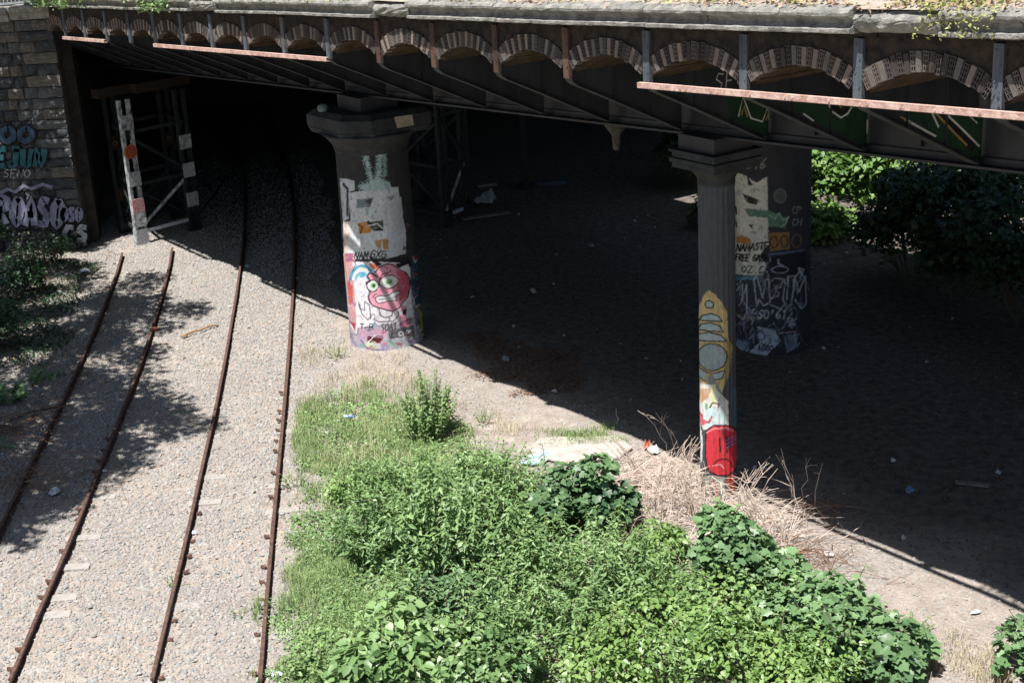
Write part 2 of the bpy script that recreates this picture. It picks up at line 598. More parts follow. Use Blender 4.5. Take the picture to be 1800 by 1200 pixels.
SOL = [solid_brick_mesh(m) for m in BR_SOLID]
HOL = [hollow_brick_mesh(m) for m in BR_HOL]
YF = -2.40
far, far2 = MB(), MB()
nbrick = 0
for bi in range(len(WEB) - 1):
    xr, xl = WEB[bi], WEB[bi + 1]
    xc, half = (xr + xl) / 2, (xr - xl) / 2
    a, h = half - .075, .30 * min(1, half / .95)
    R = (a * a + h * h) / (2 * h)
    zs = zf(xc) + .05
    zc = zs + h - R
    am = asin(a / R)
    nv = 23 if half > .9 else 19
    L = .25
    for k in range(nv):
        t = -am + 2 * am * (k + .5) / nv
        rr = R + L / 2 + random.uniform(-.012, .012)
        x, z = xc + rr * sin(t), zc + rr * cos(t)
        if abs(x - xc) > half - .085:
            continue
        z += ZS * (x - xc)
        wd = (R + L / 2) * 2 * am / nv * .84
        y = YF + .05 + random.uniform(-.012, .008)
        if nbrick < 285 and xr < 10:
            hol = (k % 2 == 1)
            me = HOL[random.random() < .45] if hol else random.choices(SOL, (4, 5, 4, 2))[0]
            o = link(bpy.data.objects.new('hollow_brick' if hol else 'brick', me), bridge)
            o.location, o.rotation_euler, o.scale = (x, y, z), (0, t, 0), (wd, .14, L * random.uniform(.94, 1.0))
            nbrick += 1
        else:
            (far if k % 2 else far2).box((x, y, z), (wd * random.uniform(.8, 1.05), .14, L), rotmat(0, t, 0))
    # spandrel wall above the ring, with the joint recessed behind the brick faces
    sp = MB()
    ts = np.linspace(-am, am, 19)
    xs_ = np.concatenate([[xl + .04], xc + (R + .02) * np.sin(ts), [xr - .04]])
    zb = np.concatenate([[zs], zc + (R + .02) * np.cos(ts), [zs]])
    for i in range(len(xs_) - 1):
        x0, x1 = xs_[i], xs_[i + 1]
        z0, z1 = zb[i] + ZS * (x0 - xc), zb[i + 1] + ZS * (x1 - xc)
        t0, t1 = zf(x0) + .74, zf(x1) + .74
        y0, y1 = YF + .012, YF + .3
        sp.add([(x0, y0, z0), (x1, y0, z1), (x1, y0, t1), (x0, y0, t0), (x0, y1, z0), (x1, y1, z1), (x1, y1, t1), (x0, y1, t0)],
               [(0, 1, 2, 3), (7, 6, 5, 4), (0, 4, 5, 1), (3, 2, 6, 7)])
    sp.build('spandrel_wall', M_SPAN, bridge)
    # the vault running in from the arch to the main girder
    va = MB()
    y0, y1 = YF + .09, -.06
    nb = 14
    for i in range(nb):
        t0, t1 = -am + 2 * am * i / nb, -am + 2 * am * (i + .93) / nb
        q = []
        for rr in (R, R + .12):
            for t in (t0, t1):
                q.append((xc + rr * sin(t), zc + rr * cos(t) + ZS * rr * sin(t)))
        jit = random.uniform(-.006, .006)
        q = [(p[0], p[1] + jit) for p in q]
        va.add([(q[0][0], y0, q[0][1]), (q[1][0], y0, q[1][1]), (q[3][0], y0, q[3][1]), (q[2][0], y0, q[2][1]),
                (q[0][0], y1, q[0][1]), (q[1][0], y1, q[1][1]), (q[3][0], y1, q[3][1]), (q[2][0], y1, q[2][1])],
               [(0, 1, 2, 3), (7, 6, 5, 4), (0, 4, 5, 1), (1, 5, 6, 2), (2, 6, 7, 3), (3, 7, 4, 0)])
    va.build('jack_arch', M_SOFF, bridge)
far.build('far_arch_bricks', BR_SOLID[0], bridge)['kind'] = 'stuff'
far2.build('far_dark_arch_bricks', BR_HOL[1], bridge)['kind'] = 'stuff'

# brackets: end post, tapering web, bottom flange
for i, x in enumerate(WEB):
    z0 = zf(x)
    # bottom line of the bracket from the post inwards
    prof = [(-2.42, z0 + .06), (-2.41, z0 - .02), (-2.37, z0 - .09), (-2.28, z0 - .15), (-1.6, z0 - .47), (-.8, z0 - .86), (-.14, z0 - 1.18)]
    b = MB()
    t = .008
    for (ya, za), (yb, zb_) in zip(prof[:-1], prof[1:]):
        b.add([(x + s * t, yy, zz_) for s in (-1, 1) for yy, zz_ in ((ya, za), (yb, zb_), (yb, z0 + .72), (ya, z0 + .72))],
              [(0, 1, 2, 3), (7, 6, 5, 4), (0, 4, 5, 1), (3, 2, 6, 7)])
    for st in (-1.55, -.8):
        zz0 = np.interp(st, [p[0] for p in prof], [p[1] for p in prof])
        b.box((x, st, (zz0 + z0 + .3) / 2), (.09, .012, z0 + .3 - zz0))
    br = b.build('bracket', M_IRON, bridge)
    fl = MB()
    for (ya, za), (yb, zb_) in zip(prof[:-1], prof[1:]):
        fl.add([(x + s * .085, yy, zz_ + dz) for s in (-1, 1) for dz in (-.018, -.002) for yy, zz_ in ((ya, za), (yb, zb_))],
               [(0, 1, 5, 4), (2, 6, 7, 3), (0, 2, 3, 1), (4, 5, 7, 6)])
    fl.build('flange', M_IRON, br)
    red = x in (-.66, -2.54, -4.43, -6.31)
    p = MB().box((x, YF - .005, z0 + .34), (.14, .06, .76))
    for k in range(4):
        p.box((x - .03 if k % 2 else x + .035, YF - .04, z0 + .14 + .17 * k), (.022, .012, .022))
    p.build('post', M_POSTR if red else M_POST, bridge)

# angle iron along the foot of the arches, with the torn-off stretches left open
for x0, x1 in ((1.10, 16.7), (-16.85, -8.20), (-23.3, -20.15)):
    g_ = MB()
    for dx0, dx1 in ((x0, x1),):
        A_, B_ = np.array([dx0, -2.50, zf(dx0) - .045]), np.array([dx1, -2.50, zf(dx1) - .045])
        g_.beam(A_, B_, .018, .065)
        g_.beam(A_ + (0, .055, -.034), B_ + (0, .055, -.034), .10, .014)
        g_.beam(A_ + (0, .02, .038), B_ + (0, .02, .038), .06, .012)
    k = x0 + .3
    while k < x1:
        g_.box((k, -2.515, zf(k) - .045 + random.uniform(-.01, .01)), (.03, .014, .03))
        k += random.choice((.12, .5, .63))
    g_.build('edge_angle', M_RUST, bridge)

# brick frieze between arches and cornice
fr = MB()
for row in range(2):
    x = -24.9 + .11 * row
    while x < 16.7:
        fr.box((x + .105, YF + .03 + random.uniform(-.012, .012), zf(x) + .755 + .075 * row + .03), (.205, .14, .062))
        x += .22
fo = fr.build('frieze_bricks', mat('sooty_frieze_brick', hexc('211e1d'), hexc('3f362e'), 3, .95, .4, 30), bridge)
fo['kind'] = 'stuff'
MB().beam((-24.9, YF + .1, zf(-24.9) + .83), (16.7, YF + .1, zf(16.7) + .83), .16, .26).build('frieze_backing', M_SPAN, bridge)

# cornice stones, each one a moulded block; two of them have lost their nose
PROF = [(-2.2, .86), (-2.58, .87), (-2.628, .885), (-2.628, .925), (-2.56, .945), (-2.53, .99), (-2.54, 1.03), (-2.60, 1.055), (-2.65, 1.085), (-2.655, 1.12), (-2.63, 1.155), (-2.5, 1.19), (-2.2, 1.20)]
PBRK = [(-2.2, .86), (-2.45, .88), (-2.52, .91), (-2.56, .95), (-2.57, .99), (-2.58, 1.02), (-2.575, 1.05), (-2.55, 1.08), (-2.52, 1.10), (-2.48, 1.12), (-2.44, 1.14), (-2.4, 1.15), (-2.2, 1.16)]
x = -24.75
while x < 16.5:
    ln = random.uniform(.95, 1.5)
    broke = (x < 5.9 < x + ln) or (x < -13.2 < x + ln) or (x < -6.0 < x + ln * .4)
    P = PBRK if broke else PROF
    ns = 9
    dy, dz = random.uniform(-.012, .012), random.uniform(-.008, .008)
    V, Fs = [], []
    n = len(P)
    for i in range(ns + 1):
        xx = x + .006 + (ln - .012) * i / ns
        e = .0 if 0 < i < ns else .008
        for y, z in P:
            j = (.016 if broke else .006)
            V.append((xx, y + dy + random.uniform(-j, j) + (e if y < -2.3 else 0), z + dz + zf(xx) + random.uniform(-j, j) - .08))
    for i in range(ns):
        for k in range(n):
            k2 = (k + 1) % n
            Fs.append((i * n + k, i * n + k2, (i + 1) * n + k2, (i + 1) * n + k))
    Fs += [tuple(range(n))[::-1], tuple(ns * n + k for k in range(n))]
    o = MB().add(V, Fs).build('cornice_stone', M_STONE, bridge)
    if broke:
        o['label'] = 'broken cornice stone with its moulding snapped off'
    x += ln

# main girder above the pillars, its flange and stiffeners
def girder(yg, x0, x1, drop, name, th=.02):
    g_ = MB()
    n = 20
    for i in range(n):
        xa, xb = x0 + (x1 - x0) * i / n, x0 + (x1 - x0) * (i + 1) / n
        g_.add([(xx, yg + s * th, zz_) for s in (-1, 1) for xx, zz_ in ((xa, zf(xa) - drop), (xb, zf(xb) - drop), (xb, zf(xb) + .6), (xa, zf(xa) + .6))],
               [(0, 1, 2, 3), (7, 6, 5, 4), (0, 4, 5, 1), (3, 2, 6, 7)])
    go = g_.build(name, M_IRON, bridge)
    MB().beam((x0, yg, zf(x0) - drop), (x1, yg, zf(x1) - drop), .40, .035).beam((x0, yg - .05, zf(x0) - drop + .06), (x1, yg - .05, zf(x1) - drop + .06), .02, .11).build('flange', M_IRON, go)
    return go
gird = girder(0, -40, 17.5, 1.22, 'main_girder')
st = MB()
for i in range(len(WEB) - 1):
    st.box(((WEB[i] + WEB[i + 1]) / 2, -.05, zf(WEB[i]) - .45), (.05, .08, 1.3))
st.build('stiffener', M_IRON, gird)
girder(5.9, -40, 17.5, 1.22, 'main_girder')
girder(10.3, -40, 17.5, 1.22, 'main_girder')
cb = MB()
for i in range(24):
    x = 11 - 2.1 * i
    cb.box((x, 5.2, zf(x) - .2), (.02, 10.2, 1.0)).box((x, 5.2, zf(x) - .7), (.2, 10.2, .02))
cb.build('cross_girders', M_IRON, bridge)['kind'] = 'stuff'

# deck: wide slab; far stretch has added width to shade the ground behind
dk = MB()
for x0, x1, y1 in ((-62, -15.6, 30.0), (-15.6, 20, 10.6)):
    dk.add([(xx, yy, zf(xx) + dz) for dz in (.62, .95) for xx, yy in ((x0, -2.15), (x1, -2.15), (x1, y1), (x0, y1))],
           [(3, 2, 1, 0), (4, 5, 6, 7), (0, 1, 5, 4), (1, 2, 6, 5), (2, 3, 7, 6), (3, 0, 4, 7)])
dk.build('deck_slab', M_DECK, bridge)
vg = MB()
n = 60
V, Fs = [], []
for i in range(n + 1):
    xx = -26 + 43 * i / n
    for j, (y, dz) in enumerate(((-2.54, 1.08), (-2.3, 1.14), (-1.4, 1.24), (0, 1.38), (3, 1.62), (7, 1.8))):
        V.append((xx, y, zf(xx) + dz + random.uniform(-.012, .012)))
for i in range(n):
    for j in range(5):
        Fs.append((i * 6 + j, i * 6 + j + 1, (i + 1) * 6 + j + 1, (i + 1) * 6 + j)[::-1])
vg.add(V, Fs)
vg.build('gravel_verge', mat('verge_gravel', hexc('8f8377'), hexc('b9aca0'), 14, .95, .8, 40, dist=.03), bridge)

# green mural on the girder web, cut by the brackets in front of it
M_GREEN = mat('dark_green_mural_paint', hexc('183322'), hexc('22442c'), 3, .7)
M_GOLD = mat('ochre_mural_paint', hexc('8a7440'), hexc('a98f57'), 6, .7)
M_WHT = mat('white_mural_paint', hexc('b8bdb8'), hexc('d5d8d4'), 6, .7)
M_BLK = mat('black_mural_paint', hexc('17181a'), hexc('222426'), 6, .7)


def ribbon(pts, wd, y, mbx):
    """flat brush stroke on a wall plane facing -y; pts in x, z"""
    p = np.asarray(pts, float)
    V, Fs = [], []
    for i in range(len(p)):
        d = p[min(i + 1, len(p) - 1)] - p[max(i - 1, 0)]
        d /= np.linalg.norm(d) + 1e-9
        nrm = np.array([-d[1], d[0]]) * wd / 2
        for s in (-1, 1):
            q = p[i] + nrm * s
            V.append((q[0], y, q[1]))
    for i in range(len(p) - 1):
        Fs.append((2 * i, 2 * i + 1, 2 * i + 3, 2 * i + 2))
    mbx.add(V, Fs)


mu = empty('painted_mural', (0, 0, 0))
mu.parent = bridge


def bracket_pt(px, py, xw):
    """where the sight line of a photo pixel meets the right hand face of the bracket at xw"""
    d = FW * F_PX + RT * (px - 900) - UP * (py - 600)
    t = ((BO - CAM) @ BX + xw + .012) / (d @ BX)
    P = CAM + d * t
    y, z = float((P - BO) @ BY), float(P[2])
    y = min(max(y, -2.2), -.05)
    return y, max(z, zf(xw) - 1.18 * (y + 2.42) / 2.28 + .06)


def face_ribbon(pts, wd, xw, off, m, name):
    rb = MB()
    ribbon([bracket_pt(*p, xw) for p in pts], wd, 0, rb)
    V = np.concatenate(rb.v)
    MB().add(np.stack([np.full(len(V), xw + off), V[:, 0], V[:, 2]], 1), rb.f).build(name, m, mu)


for xw, ground in ((1.22, [(1275, 160), (1283, 214), (1318, 234), (1350, 246), (1376, 250), (1388, 170)]),
                   (3.18, [(1395, 168), (1402, 216), (1440, 240), (1500, 262), (1550, 276), (1556, 186)]),
                   (5.15, [(1580, 186), (1590, 232), (1650, 262), (1720, 296), (1756, 300), (1760, 200)])):
    q = [bracket_pt(*p, xw) for p in ground]
    MB().add([(xw + .0105, y, z) for y, z in q], [tuple(range(len(q)))]).build('mural_ground', M_GREEN, mu)
for xw, pts_, m_, w_ in ((1.22, [(1298, 205), (1306, 170), (1320, 208), (1340, 214), (1350, 188), (1362, 208)], M_WHT, .03), (1.22, [(1303, 203), (1308, 186), (1314, 206)], M_GOLD, .035), (1.22, [(1346, 212), (1351, 198), (1356, 210)], M_GOLD, .035),
                         (3.18, [(1452, 170), (1462, 196), (1478, 207), (1490, 200), (1497, 188)], M_WHT, .03), (3.18, [(1462, 176), (1472, 196), (1484, 198), (1490, 186)], M_BLK, .09), (3.18, [(1470, 174), (1478, 190), (1486, 180)], M_GOLD, .025),
                         (3.18, [(1532, 233), (1543, 208), (1550, 205)], M_WHT, .025), (5.15, [(1590, 214), (1610, 262), (1645, 250)], M_WHT, .03), (5.15, [(1582, 208), (1602, 246)], M_GOLD, .02), (3.18, [(1412, 200), (1430, 226)], M_WHT, .025),
                         (5.15, [(1634, 190), (1650, 224)], M_WHT, .03), (5.15, [(1648, 194), (1690, 236), (1712, 262)], M_BLK, .12), (5.15, [(1656, 194), (1690, 226), (1722, 258)], M_WHT, .03), (5.15, [(1640, 194), (1676, 232), (1700, 256)], M_GOLD, .03), (5.15, [(1700, 200), (1718, 217)], M_WHT, .018)):
    face_ribbon(pts_, w_, xw, .012 if m_ is M_BLK else .0145, m_, 'mural_outline')

# scratched tag on a bracket
tg = MB()
for stroke in text_lines('SEO', 0, 0, .62, .26):
    ribbon([(-1.9 + a_, 7.33 - b_ * 1.0) for a_, b_ in stroke], .022, 0, tg)
V = np.concatenate(tg.v)
Vn = np.stack([np.full(len(V), -.66 + 1.88 + .0105), V[:, 0] * 1.0 + .75, V[:, 2] - .15], 1)
tg2 = MB().add(Vn, tg.f)
tg2.build('chalk_tag', M_WHT, bridge)

# ------------------------------------------------------------------ pillars
M_PAINT = mat('painted_pillar', (.80, .80, .80), (1.0, 1.0, 1.0), 14, .75, .25, 45, attr='paint')
M_CAP = mat('grey_painted_capital', hexc('2b2d30'), hexc('404346'), 4, .7, .4, 20)
M_CAPL = mat('bare_patch_plaster', hexc('9a8f80'), hexc('b9ad9b'), 8, .9, .4, 30)


def crop(x0, y0, k, pts):
    return [(x0 + a / k, y0 + b / k) for a, b in pts]


def circ(cx, cy, rx, ry, n=24, a0=0, a1=2 * pi):
    return [(cx + rx * cos(t), cy + ry * sin(t)) for t in np.linspace(a0, a1, n)]


def pillar_calib(ax, z1):
    zz = np.linspace(0, z1, 40)
    pr = [proj((ax[0], ax[1], z)) for z in zz]
    return zz, np.array([p[1] for p in pr]), np.array([p[0] for p in pr])


# --- round pillar by the rails
AX1 = ground_pt(681, 594)
zz, yc, xc_ = pillar_calib(AX1, 6)
c6 = lambda p: crop(560, 440, 6.667, p)
c4 = lambda p: crop(530, 160, 4.0, p)
L1 = []
def add(*a): L1.append(a)
# pasted white posters and roller paint
add('poly', c4([(275, 600), (330, 610), (375, 630), (380, 690), (340, 700), (340, 880), (300, 900)]), 'b9bcc2')
add('line', c4([(300, 640), (330, 680), (330, 860)]), '3a3a40', 4)
add('poly', c4([(300, 900), (350, 900), (370, 1300), (315, 1300)]), 'c9bdb4')
add('poly', c4([(335, 705), (560, 690), (670, 690), (680, 790), (720, 1000), (722, 1150), (600, 1170), (330, 1160), (350, 870)]), 'c2c5cb')
add('poly', c4([(560, 700), (600, 740), (690, 760), (722, 1150), (610, 1160), (580, 900)]), 'b4b8bf')
add('spray', c4([(440, 440), (470, 560), (500, 690)]), 'a5bcbd', 11)
add('spray', c4([(545, 420), (540, 540), (525, 690)]), 'a5bcbd', 13)
add('spray', c4([(575, 440), (580, 600)]), '8ca5a6', 8)
add('spray', c4([(430, 670), (560, 650)]), 'a5bcbd', 16)
add('poly', c4([(440, 700), (430, 660), (520, 650), (610, 650), (620, 690), (560, 710)]), '9eb3b6')
add('poly', c4([(390, 755), (500, 750), (480, 815), (390, 815)]), '6c7a80')
add('poly', c4([(440, 770), (500, 755), (480, 800)]), '45474c')
add('poly', c4([(590, 755), (650, 745), (620, 780)]), '7d8388')
add('poly', c4([(440, 820), (475, 820), (465, 880)]), '8fa4ac')
add('poly', c4([(400, 915), (460, 912), (490, 960), (480, 990), (405, 988)]), 'b8813f')
add('poly', c4([(460, 915), (565, 910), (570, 975), (520, 980)]), '46503f')
add('line', c4([(405, 930), (430, 950), (415, 985)]), '6b3a20', 3)
add('line', c4([(465, 915), (510, 970), (560, 975)]), '1d1d1f', 4)
add('line', c4([(470, 940), (530, 930), (568, 970)]), 'd0d2d4', 2)
add('poly', c4([(505, 1045), (560, 1040), (550, 1110), (520, 1080)]), 'a8865c')
add('poly', c4([(560, 1040), (605, 1038), (600, 1110), (570, 1110)]), 'a07a52')
for ln in text_lines('NAM', 624, 451, 22, 12, .25) + text_lines('GXG', 650, 450, 26, 12, .2, .2, .1) + text_lines('7501', 684, 462, 32, 8, .25):
    add('line', ln, '15151a', 2.2)
# lower field: layered tags
add('poly', [(606, 452), (660, 460), (722, 466), (734, 520), (740, 600), (700, 622), (640, 618), (610, 600)], '9d97a0')
add('poly', c6([(300, 0), (420, 0), (460, 300), (450, 800), (420, 900), (390, 760), (350, 400)]), 'b98c8c')
add('poly', c6([(410, 100), (640, 110), (1000, 160), (1050, 200), (1060, 620), (1080, 780), (900, 820), (460, 850), (440, 500)]), 'cfc6cf')
add('poly', c6([(325, 0), (420, 0), (410, 90), (340, 100)]), '9a5d78')
add('poly', c6([(345, 300), (410, 380), (420, 560), (380, 600)]), 'b4564c')
add('line', c6(circ(510, 300, 120, 150, 20, pi, 2 * pi)), '4f93ab', 5)
add('line', c6(circ(510, 300, 90, 105, 20, pi, 2 * pi)), 'd9e4ea', 3.5)
add('line', c6(circ(510, 300, 65, 70, 20, pi, 2 * pi)), '5d9fb6', 3.5)
add('ell', c6([(515, 262)])[0] + (5, 3.5), '5ea2b8')
add('poly', c6([(640, 190), (740, 150), (830, 130), (1010, 170), (1050, 130), (900, 130), (740, 150), (580, 30), (600, 90), (650, 140)]), '1c1c22')
add('poly', c6([(590, 130), (650, 130), (690, 190), (640, 200)]), 'b3512f')
add('poly', c6([(880, 160), (1140, 130), (1160, 200), (920, 220)]), '1b1b20')
add('poly', c6([(905, 210), (1030, 180), (1050, 310), (1000, 260)]), 'c8c9ce')
add('poly', c6([(1060, 60), (1170, 60), (1180, 420), (1200, 640), (1110, 660), (1050, 420)]), '2b3f52')
add('poly', c6([(1080, 90), (1150, 80), (1160, 140), (1080, 150)]), '8c3d2a')
for q in range(8):
    add('line', c6(circ(1110 + (q % 2) * 40, 230 + q * 45, 26, 20, 10, q, q + 4)), ('49748a', '1c2630', 'a15b3b')[q % 3], 1.8)
# pink head with green eyes
add('poly', c6([(650, 235), (700, 180), (780, 152), (860, 165), (910, 215), (1000, 270), (1045, 345), (1045, 450), (1020, 550), (950, 620), (930, 660), (850, 690), (760, 665), (650, 620), (600, 570), (585, 500), (600, 460), (570, 400), (565, 340), (600, 320), (570, 280), (590, 240), (630, 250)]), 'd98a9c')
add('poly', c6([(870, 215), (1000, 275), (1040, 350), (1040, 450), (1010, 540), (930, 590), (900, 430), (920, 320)]), 'b05063')
add('line', c6([(650, 235), (700, 180), (780, 152), (860, 165), (910, 215), (1000, 270), (1045, 345), (1045, 450), (1020, 550), (950, 620), (930, 660), (850, 690), (760, 665), (650, 620), (600, 570), (585, 500), (600, 460), (570, 400), (565, 340), (600, 320), (570, 280), (590, 240), (630, 250), (680, 285)]), '221a20', 2.4)
add('ell', c6([(632, 385)])[0] + (9.5, 9.5), 'e3e6e4')
add('ell', c6([(808, 355)])[0] + (15.5, 11), 'e3e6e4')
add('line', c6(circ(632, 385, 64, 64)), '1d191e', 2)
add('line', c6(circ(808, 355, 104, 74)), '1d191e', 2)
add('ell', c6([(638, 385)])[0] + (5, 5), '5fa864')
add('ell', c6([(812, 355)])[0] + (6, 5), '5fa864')
add('ell', c6([(642, 387)])[0] + (2.4, 2.6), '123018')
add('ell', c6([(814, 360)])[0] + (2.6, 2.8), '123018')
add('line', c6([(710, 310), (740, 260), (800, 255), (830, 230)]), '221a20', 2)
add('poly', c6([(660, 520), (720, 500), (840, 480), (900, 460), (935, 490), (900, 540), (880, 580), (780, 575), (700, 590), (670, 560)]), 'c4c2c4')
add('line', c6([(660, 520), (720, 500), (790, 515), (870, 470), (920, 465), (935, 495), (880, 545), (900, 575), (800, 570), (700, 590), (668, 560), (660, 520)]), '29242a', 1.7)
add('line', c6([(690, 545), (760, 545), (850, 540), (920, 510)]), '55505a', 1.3)
add('line', c6([(640, 520), (650, 490), (680, 485)]), '29242a', 1.4)
add('line', c6([(770, 180), (800, 210), (790, 250)]), '5a2a38', 1.4)
# collar and sleeve
add('line', c6([(700, 650), (720, 730), (780, 760), (840, 740), (850, 690)]), '3a353d', 1.8)
add('line', c6([(640, 760), (700, 800), (860, 805), (920, 740), (910, 690)]), '3a353d', 1.8)
add('poly', c6([(920, 750), (960, 740), (1030, 800), (1050, 880), (960, 910), (930, 830)]), 'd47f90')
add('poly', c6([(940, 640), (1000, 650), (1010, 690), (950, 730)]), 'd48a98')
add('line', c6([(460, 450), (590, 460)]), '9aa3b8', 1.5)
add('line', c6([(480, 560), (500, 640), (540, 660), (545, 560), (600, 600), (610, 740), (580, 770), (520, 700), (480, 590)]), '33333c', 1.6)
add('line', c6([(610, 760), (620, 710), (650, 710), (660, 770)]), '33333c', 1.6)
add('poly', c6([(1000, 700), (1060, 680), (1090, 790), (1030, 790)]), 'b9bcc6')
add('poly', c6([(960, 690), (1010, 680), (1000, 760), (960, 740)]), '26262c')
for ln in text_lines('J-B', 632, 574, 24, 12, .25) + text_lines('SOAT', 668, 576, 26, 12, .25):
    add('line', ln, '1a1a20', 1.8)
add('poly', c6([(470, 870), (720, 880), (800, 940), (720, 1060), (530, 1040), (480, 950)]), 'a8899c')
add('poly', c6([(540, 1010), (640, 1000), (710, 1060), (690, 1120), (600, 1120)]), 'aeb89c')
add('poly', c6([(590, 960), (740, 990), (720, 1040), (600, 1030)]), '5d1f1f')
add('poly', c6([(800, 900), (1090, 880), (1100, 1000), (820, 1060)]), '55565e')
add('poly', c6([(810, 1000), (1080, 1000), (1070, 1130), (800, 1140)]), '9d9fa6')
for ln in text_lines('RAGO', 647, 592, 24, 8) + text_lines('F', 685, 595, 8, 14):
    add('line', ln, '3a1616', 1.6)
add('line', c6(circ(945, 955, 26, 20)), 'd8dadd', 1.6)
add('line', c6([(990, 960), (1010, 930), (1040, 940), (1010, 970), (1060, 930)]), 'd8dadd', 1.6)
add('line', c6([(510, 1000), (560, 1080), (620, 1110), (780, 1120)]), '6a5a86', 2.2)
add('line', c6([(700, 1080), (800, 1040)]), 'b4534a', 2)
add('poly', c6([(390, 790), (450, 800), (450, 920)]), '97404a')
add('line', c6([(395, 830), (455, 920), (460, 800)]), 'd6d2d4', 1.6)
for q in range(9):
    add('spray', c6([(420 + q * 80, 1020 + (q * 37) % 90), (470 + q * 80, 1080)]), ('7b6f96', '5e8b83', '8f4b50', 'b0aebb')[q % 4], 7)
add('poly', c6([(1130, 680), (1190, 660), (1245, 980), (1210, 1050), (1150, 880)]), '46502a')
for q in range(5):
    add('line', c6([(1140 + q * 16, 700 + q * 20), (1170 + q * 14, 850), (1195 + q * 10, 1020)]), 'a3ab4a', 1.5)
add('poly', c6([(1090, 660), (1130, 700), (1150, 880), (1110, 900)]), '5b5a64')

rr_ = random.Random(9)
for q in range(40):
    x0, y0 = (rr_.uniform(618, 745), rr_.uniform(560, 606)) if q < 18 else (rr_.uniform(716, 742), rr_.uniform(400, 560)) if q < 34 else (rr_.uniform(612, 628), rr_.uniform(430, 560))
    pts_ = [(x0, y0)]
    for k in range(rr_.randint(2, 5)):
        pts_.append((pts_[-1][0] + rr_.uniform(-7, 8), pts_[-1][1] + rr_.uniform(-8, 8)))
    add('line', pts_, rr_.choice(('1c1c22', 'c8c8d0', '7a5a8a', '4a7a8a', 'a04a48', '2a3a4a')), rr_.uniform(.9, 1.9))
pil = empty('stone_pillar', AX1)
tag(pil, 'thick round pillar beside the rails painted with a pink cartoon head with green eyes', 'pillar', kind='thing')
shaft('painted_shaft', AX1, .86, -.15, 4.55, (zz, yc), xc_, 62, 15, L1, hexc('323234'), M_PAINT, pil, rad1=.80)
cp = MB()
cp.lathe([(.80, 4.45), (.83, 4.52), (.84, 4.58), (.90, 4.68), (1.0, 4.80), (1.12, 4.90)], sides=40)
cp.build('necking', M_CAP, pil, smooth=True)
def cap_poly(s, cf, cs):
    q = [(s - cf, -s), (s, -s + cf), (s, s - cs), (s - cs, s), (-s + cf, s), (-s, s - cf), (-s, -s + cs), (-s + cs, -s)]
    return [tuple((np.array(a)[0] * BX + np.array(a)[1] * BY)[:2]) for a in q]
cp = MB().prism(cap_poly(.98, .5, .08), 4.86, 5.0, 1.06).prism(cap_poly(1.04, .5, .08), 5.0, 5.28).prism(cap_poly(1.02, .52, .1), 5.28, 5.38, .88)
cp.build('capital', M_CAP, pil, bevel=.02)
MB().prism(cap_poly(.5, .05, .05), 5.37, 5.68).build('bearing_block', M_IRON, pil)
ptc = MB()
q0, q1 = np.array(cap_poly(1.052, .5, .08))[1], np.array(cap_poly(1.052, .5, .08))[2]
ptc.add([(*(q0 + (q1 - q0) * .42), 5.02), (*(q0 + (q1 - q0) * .7), 5.02), (*(q0 + (q1 - q0) * .68), 5.26), (*(q0 + (q1 - q0) * .38), 5.27)], [(0, 1, 2, 3)])
ptc.build('bare_patch', M_CAPL, pil)
MB().lathe([(.0, 0), (.10, .02), (.13, .08), (.10, .15), (.04, .18)], c=(-.95, -.35, 5.38), sides=12).build('pale_knob', mat('pale_glass', hexc('59666a'), hexc('77858a'), 6, .4), pil, smooth=True)

# --- fluted iron column
AX2 = BO.copy()
zz, yc, xc_ = pillar_calib(AX2, 7)
c3 = lambda p: crop(1200, 500, 3.0, p)
L2 = []
def add(*a): L2.append(a)
OCH, PGR = 'b8a070', '9aa6ab'
add('poly', c3([(140, 28), (175, 55), (205, 95), (230, 140), (235, 280), (258, 330), (240, 470), (205, 560), (180, 580), (90, 510), (82, 430), (78, 160), (95, 110), (115, 55)]), OCH)
add('poly', c3([(230, 280), (258, 330), (240, 470), (215, 540), (225, 430)]), '8a744a')
add('ell', c3([(143, 103)])[0] + (6.2, 6), PGR)
add('line', c3(circ(143, 103, 21, 20)), '17181b', 2.4)
for q in ([(92, 186), (105, 162), (150, 150), (190, 165), (207, 192)], [(86, 236), (100, 208), (150, 198), (195, 215), (212, 247)], [(80, 292), (90, 258), (140, 248), (200, 262), (230, 296)]):
    add('poly', c3(q), PGR)
    add('line', c3(q + [q[0]]), '17181b', 2.2)
q = circ(157, 378, 74, 70)
add('poly', c3(q), '8d9aa0')
add('line', c3(q), '17181b', 2.2)
add('poly', c3([(88, 432), (130, 455), (120, 500), (95, 480)]), PGR)
add('poly', c3([(165, 462), (220, 450), (205, 490), (165, 495)]), PGR)
add('line', c3([(88, 432), (130, 458), (165, 462), (220, 450), (205, 490), (165, 497)]), '17181b', 2)
add('line', c3([(88, 480), (125, 505)]), '17181b', 2)
add('poly', c3([(150, 455), (205, 560), (215, 640), (120, 620), (125, 520)]), '7c7d80')
add('poly', c3([(84, 510), (120, 520), (160, 520), (190, 560), (240, 610), (240, 740), (110, 760), (90, 640)]), 'cfc8bf')
add('poly', c3([(85, 545), (150, 540), (140, 590), (100, 620)]), 'b58e6f')
add('poly', c3([(150, 520), (172, 520), (175, 620), (152, 620)]), 'd9c79a')
add('poly', c3([(120, 640), (215, 640), (238, 720), (125, 755)]), 'b4c6cf')
add('poly', c3([(118, 620), (134, 620), (138, 650), (122, 655)]), '5f9078')
add('line', c3([(145, 640), (160, 615), (190, 622), (185, 655)]), '54412c', 3)
add('spray', c3([(190, 650), (232, 650)]), 'e0e0e0', 8)
add('spray', c3([(150, 700), (235, 730)]), 'c8d6dd', 8)
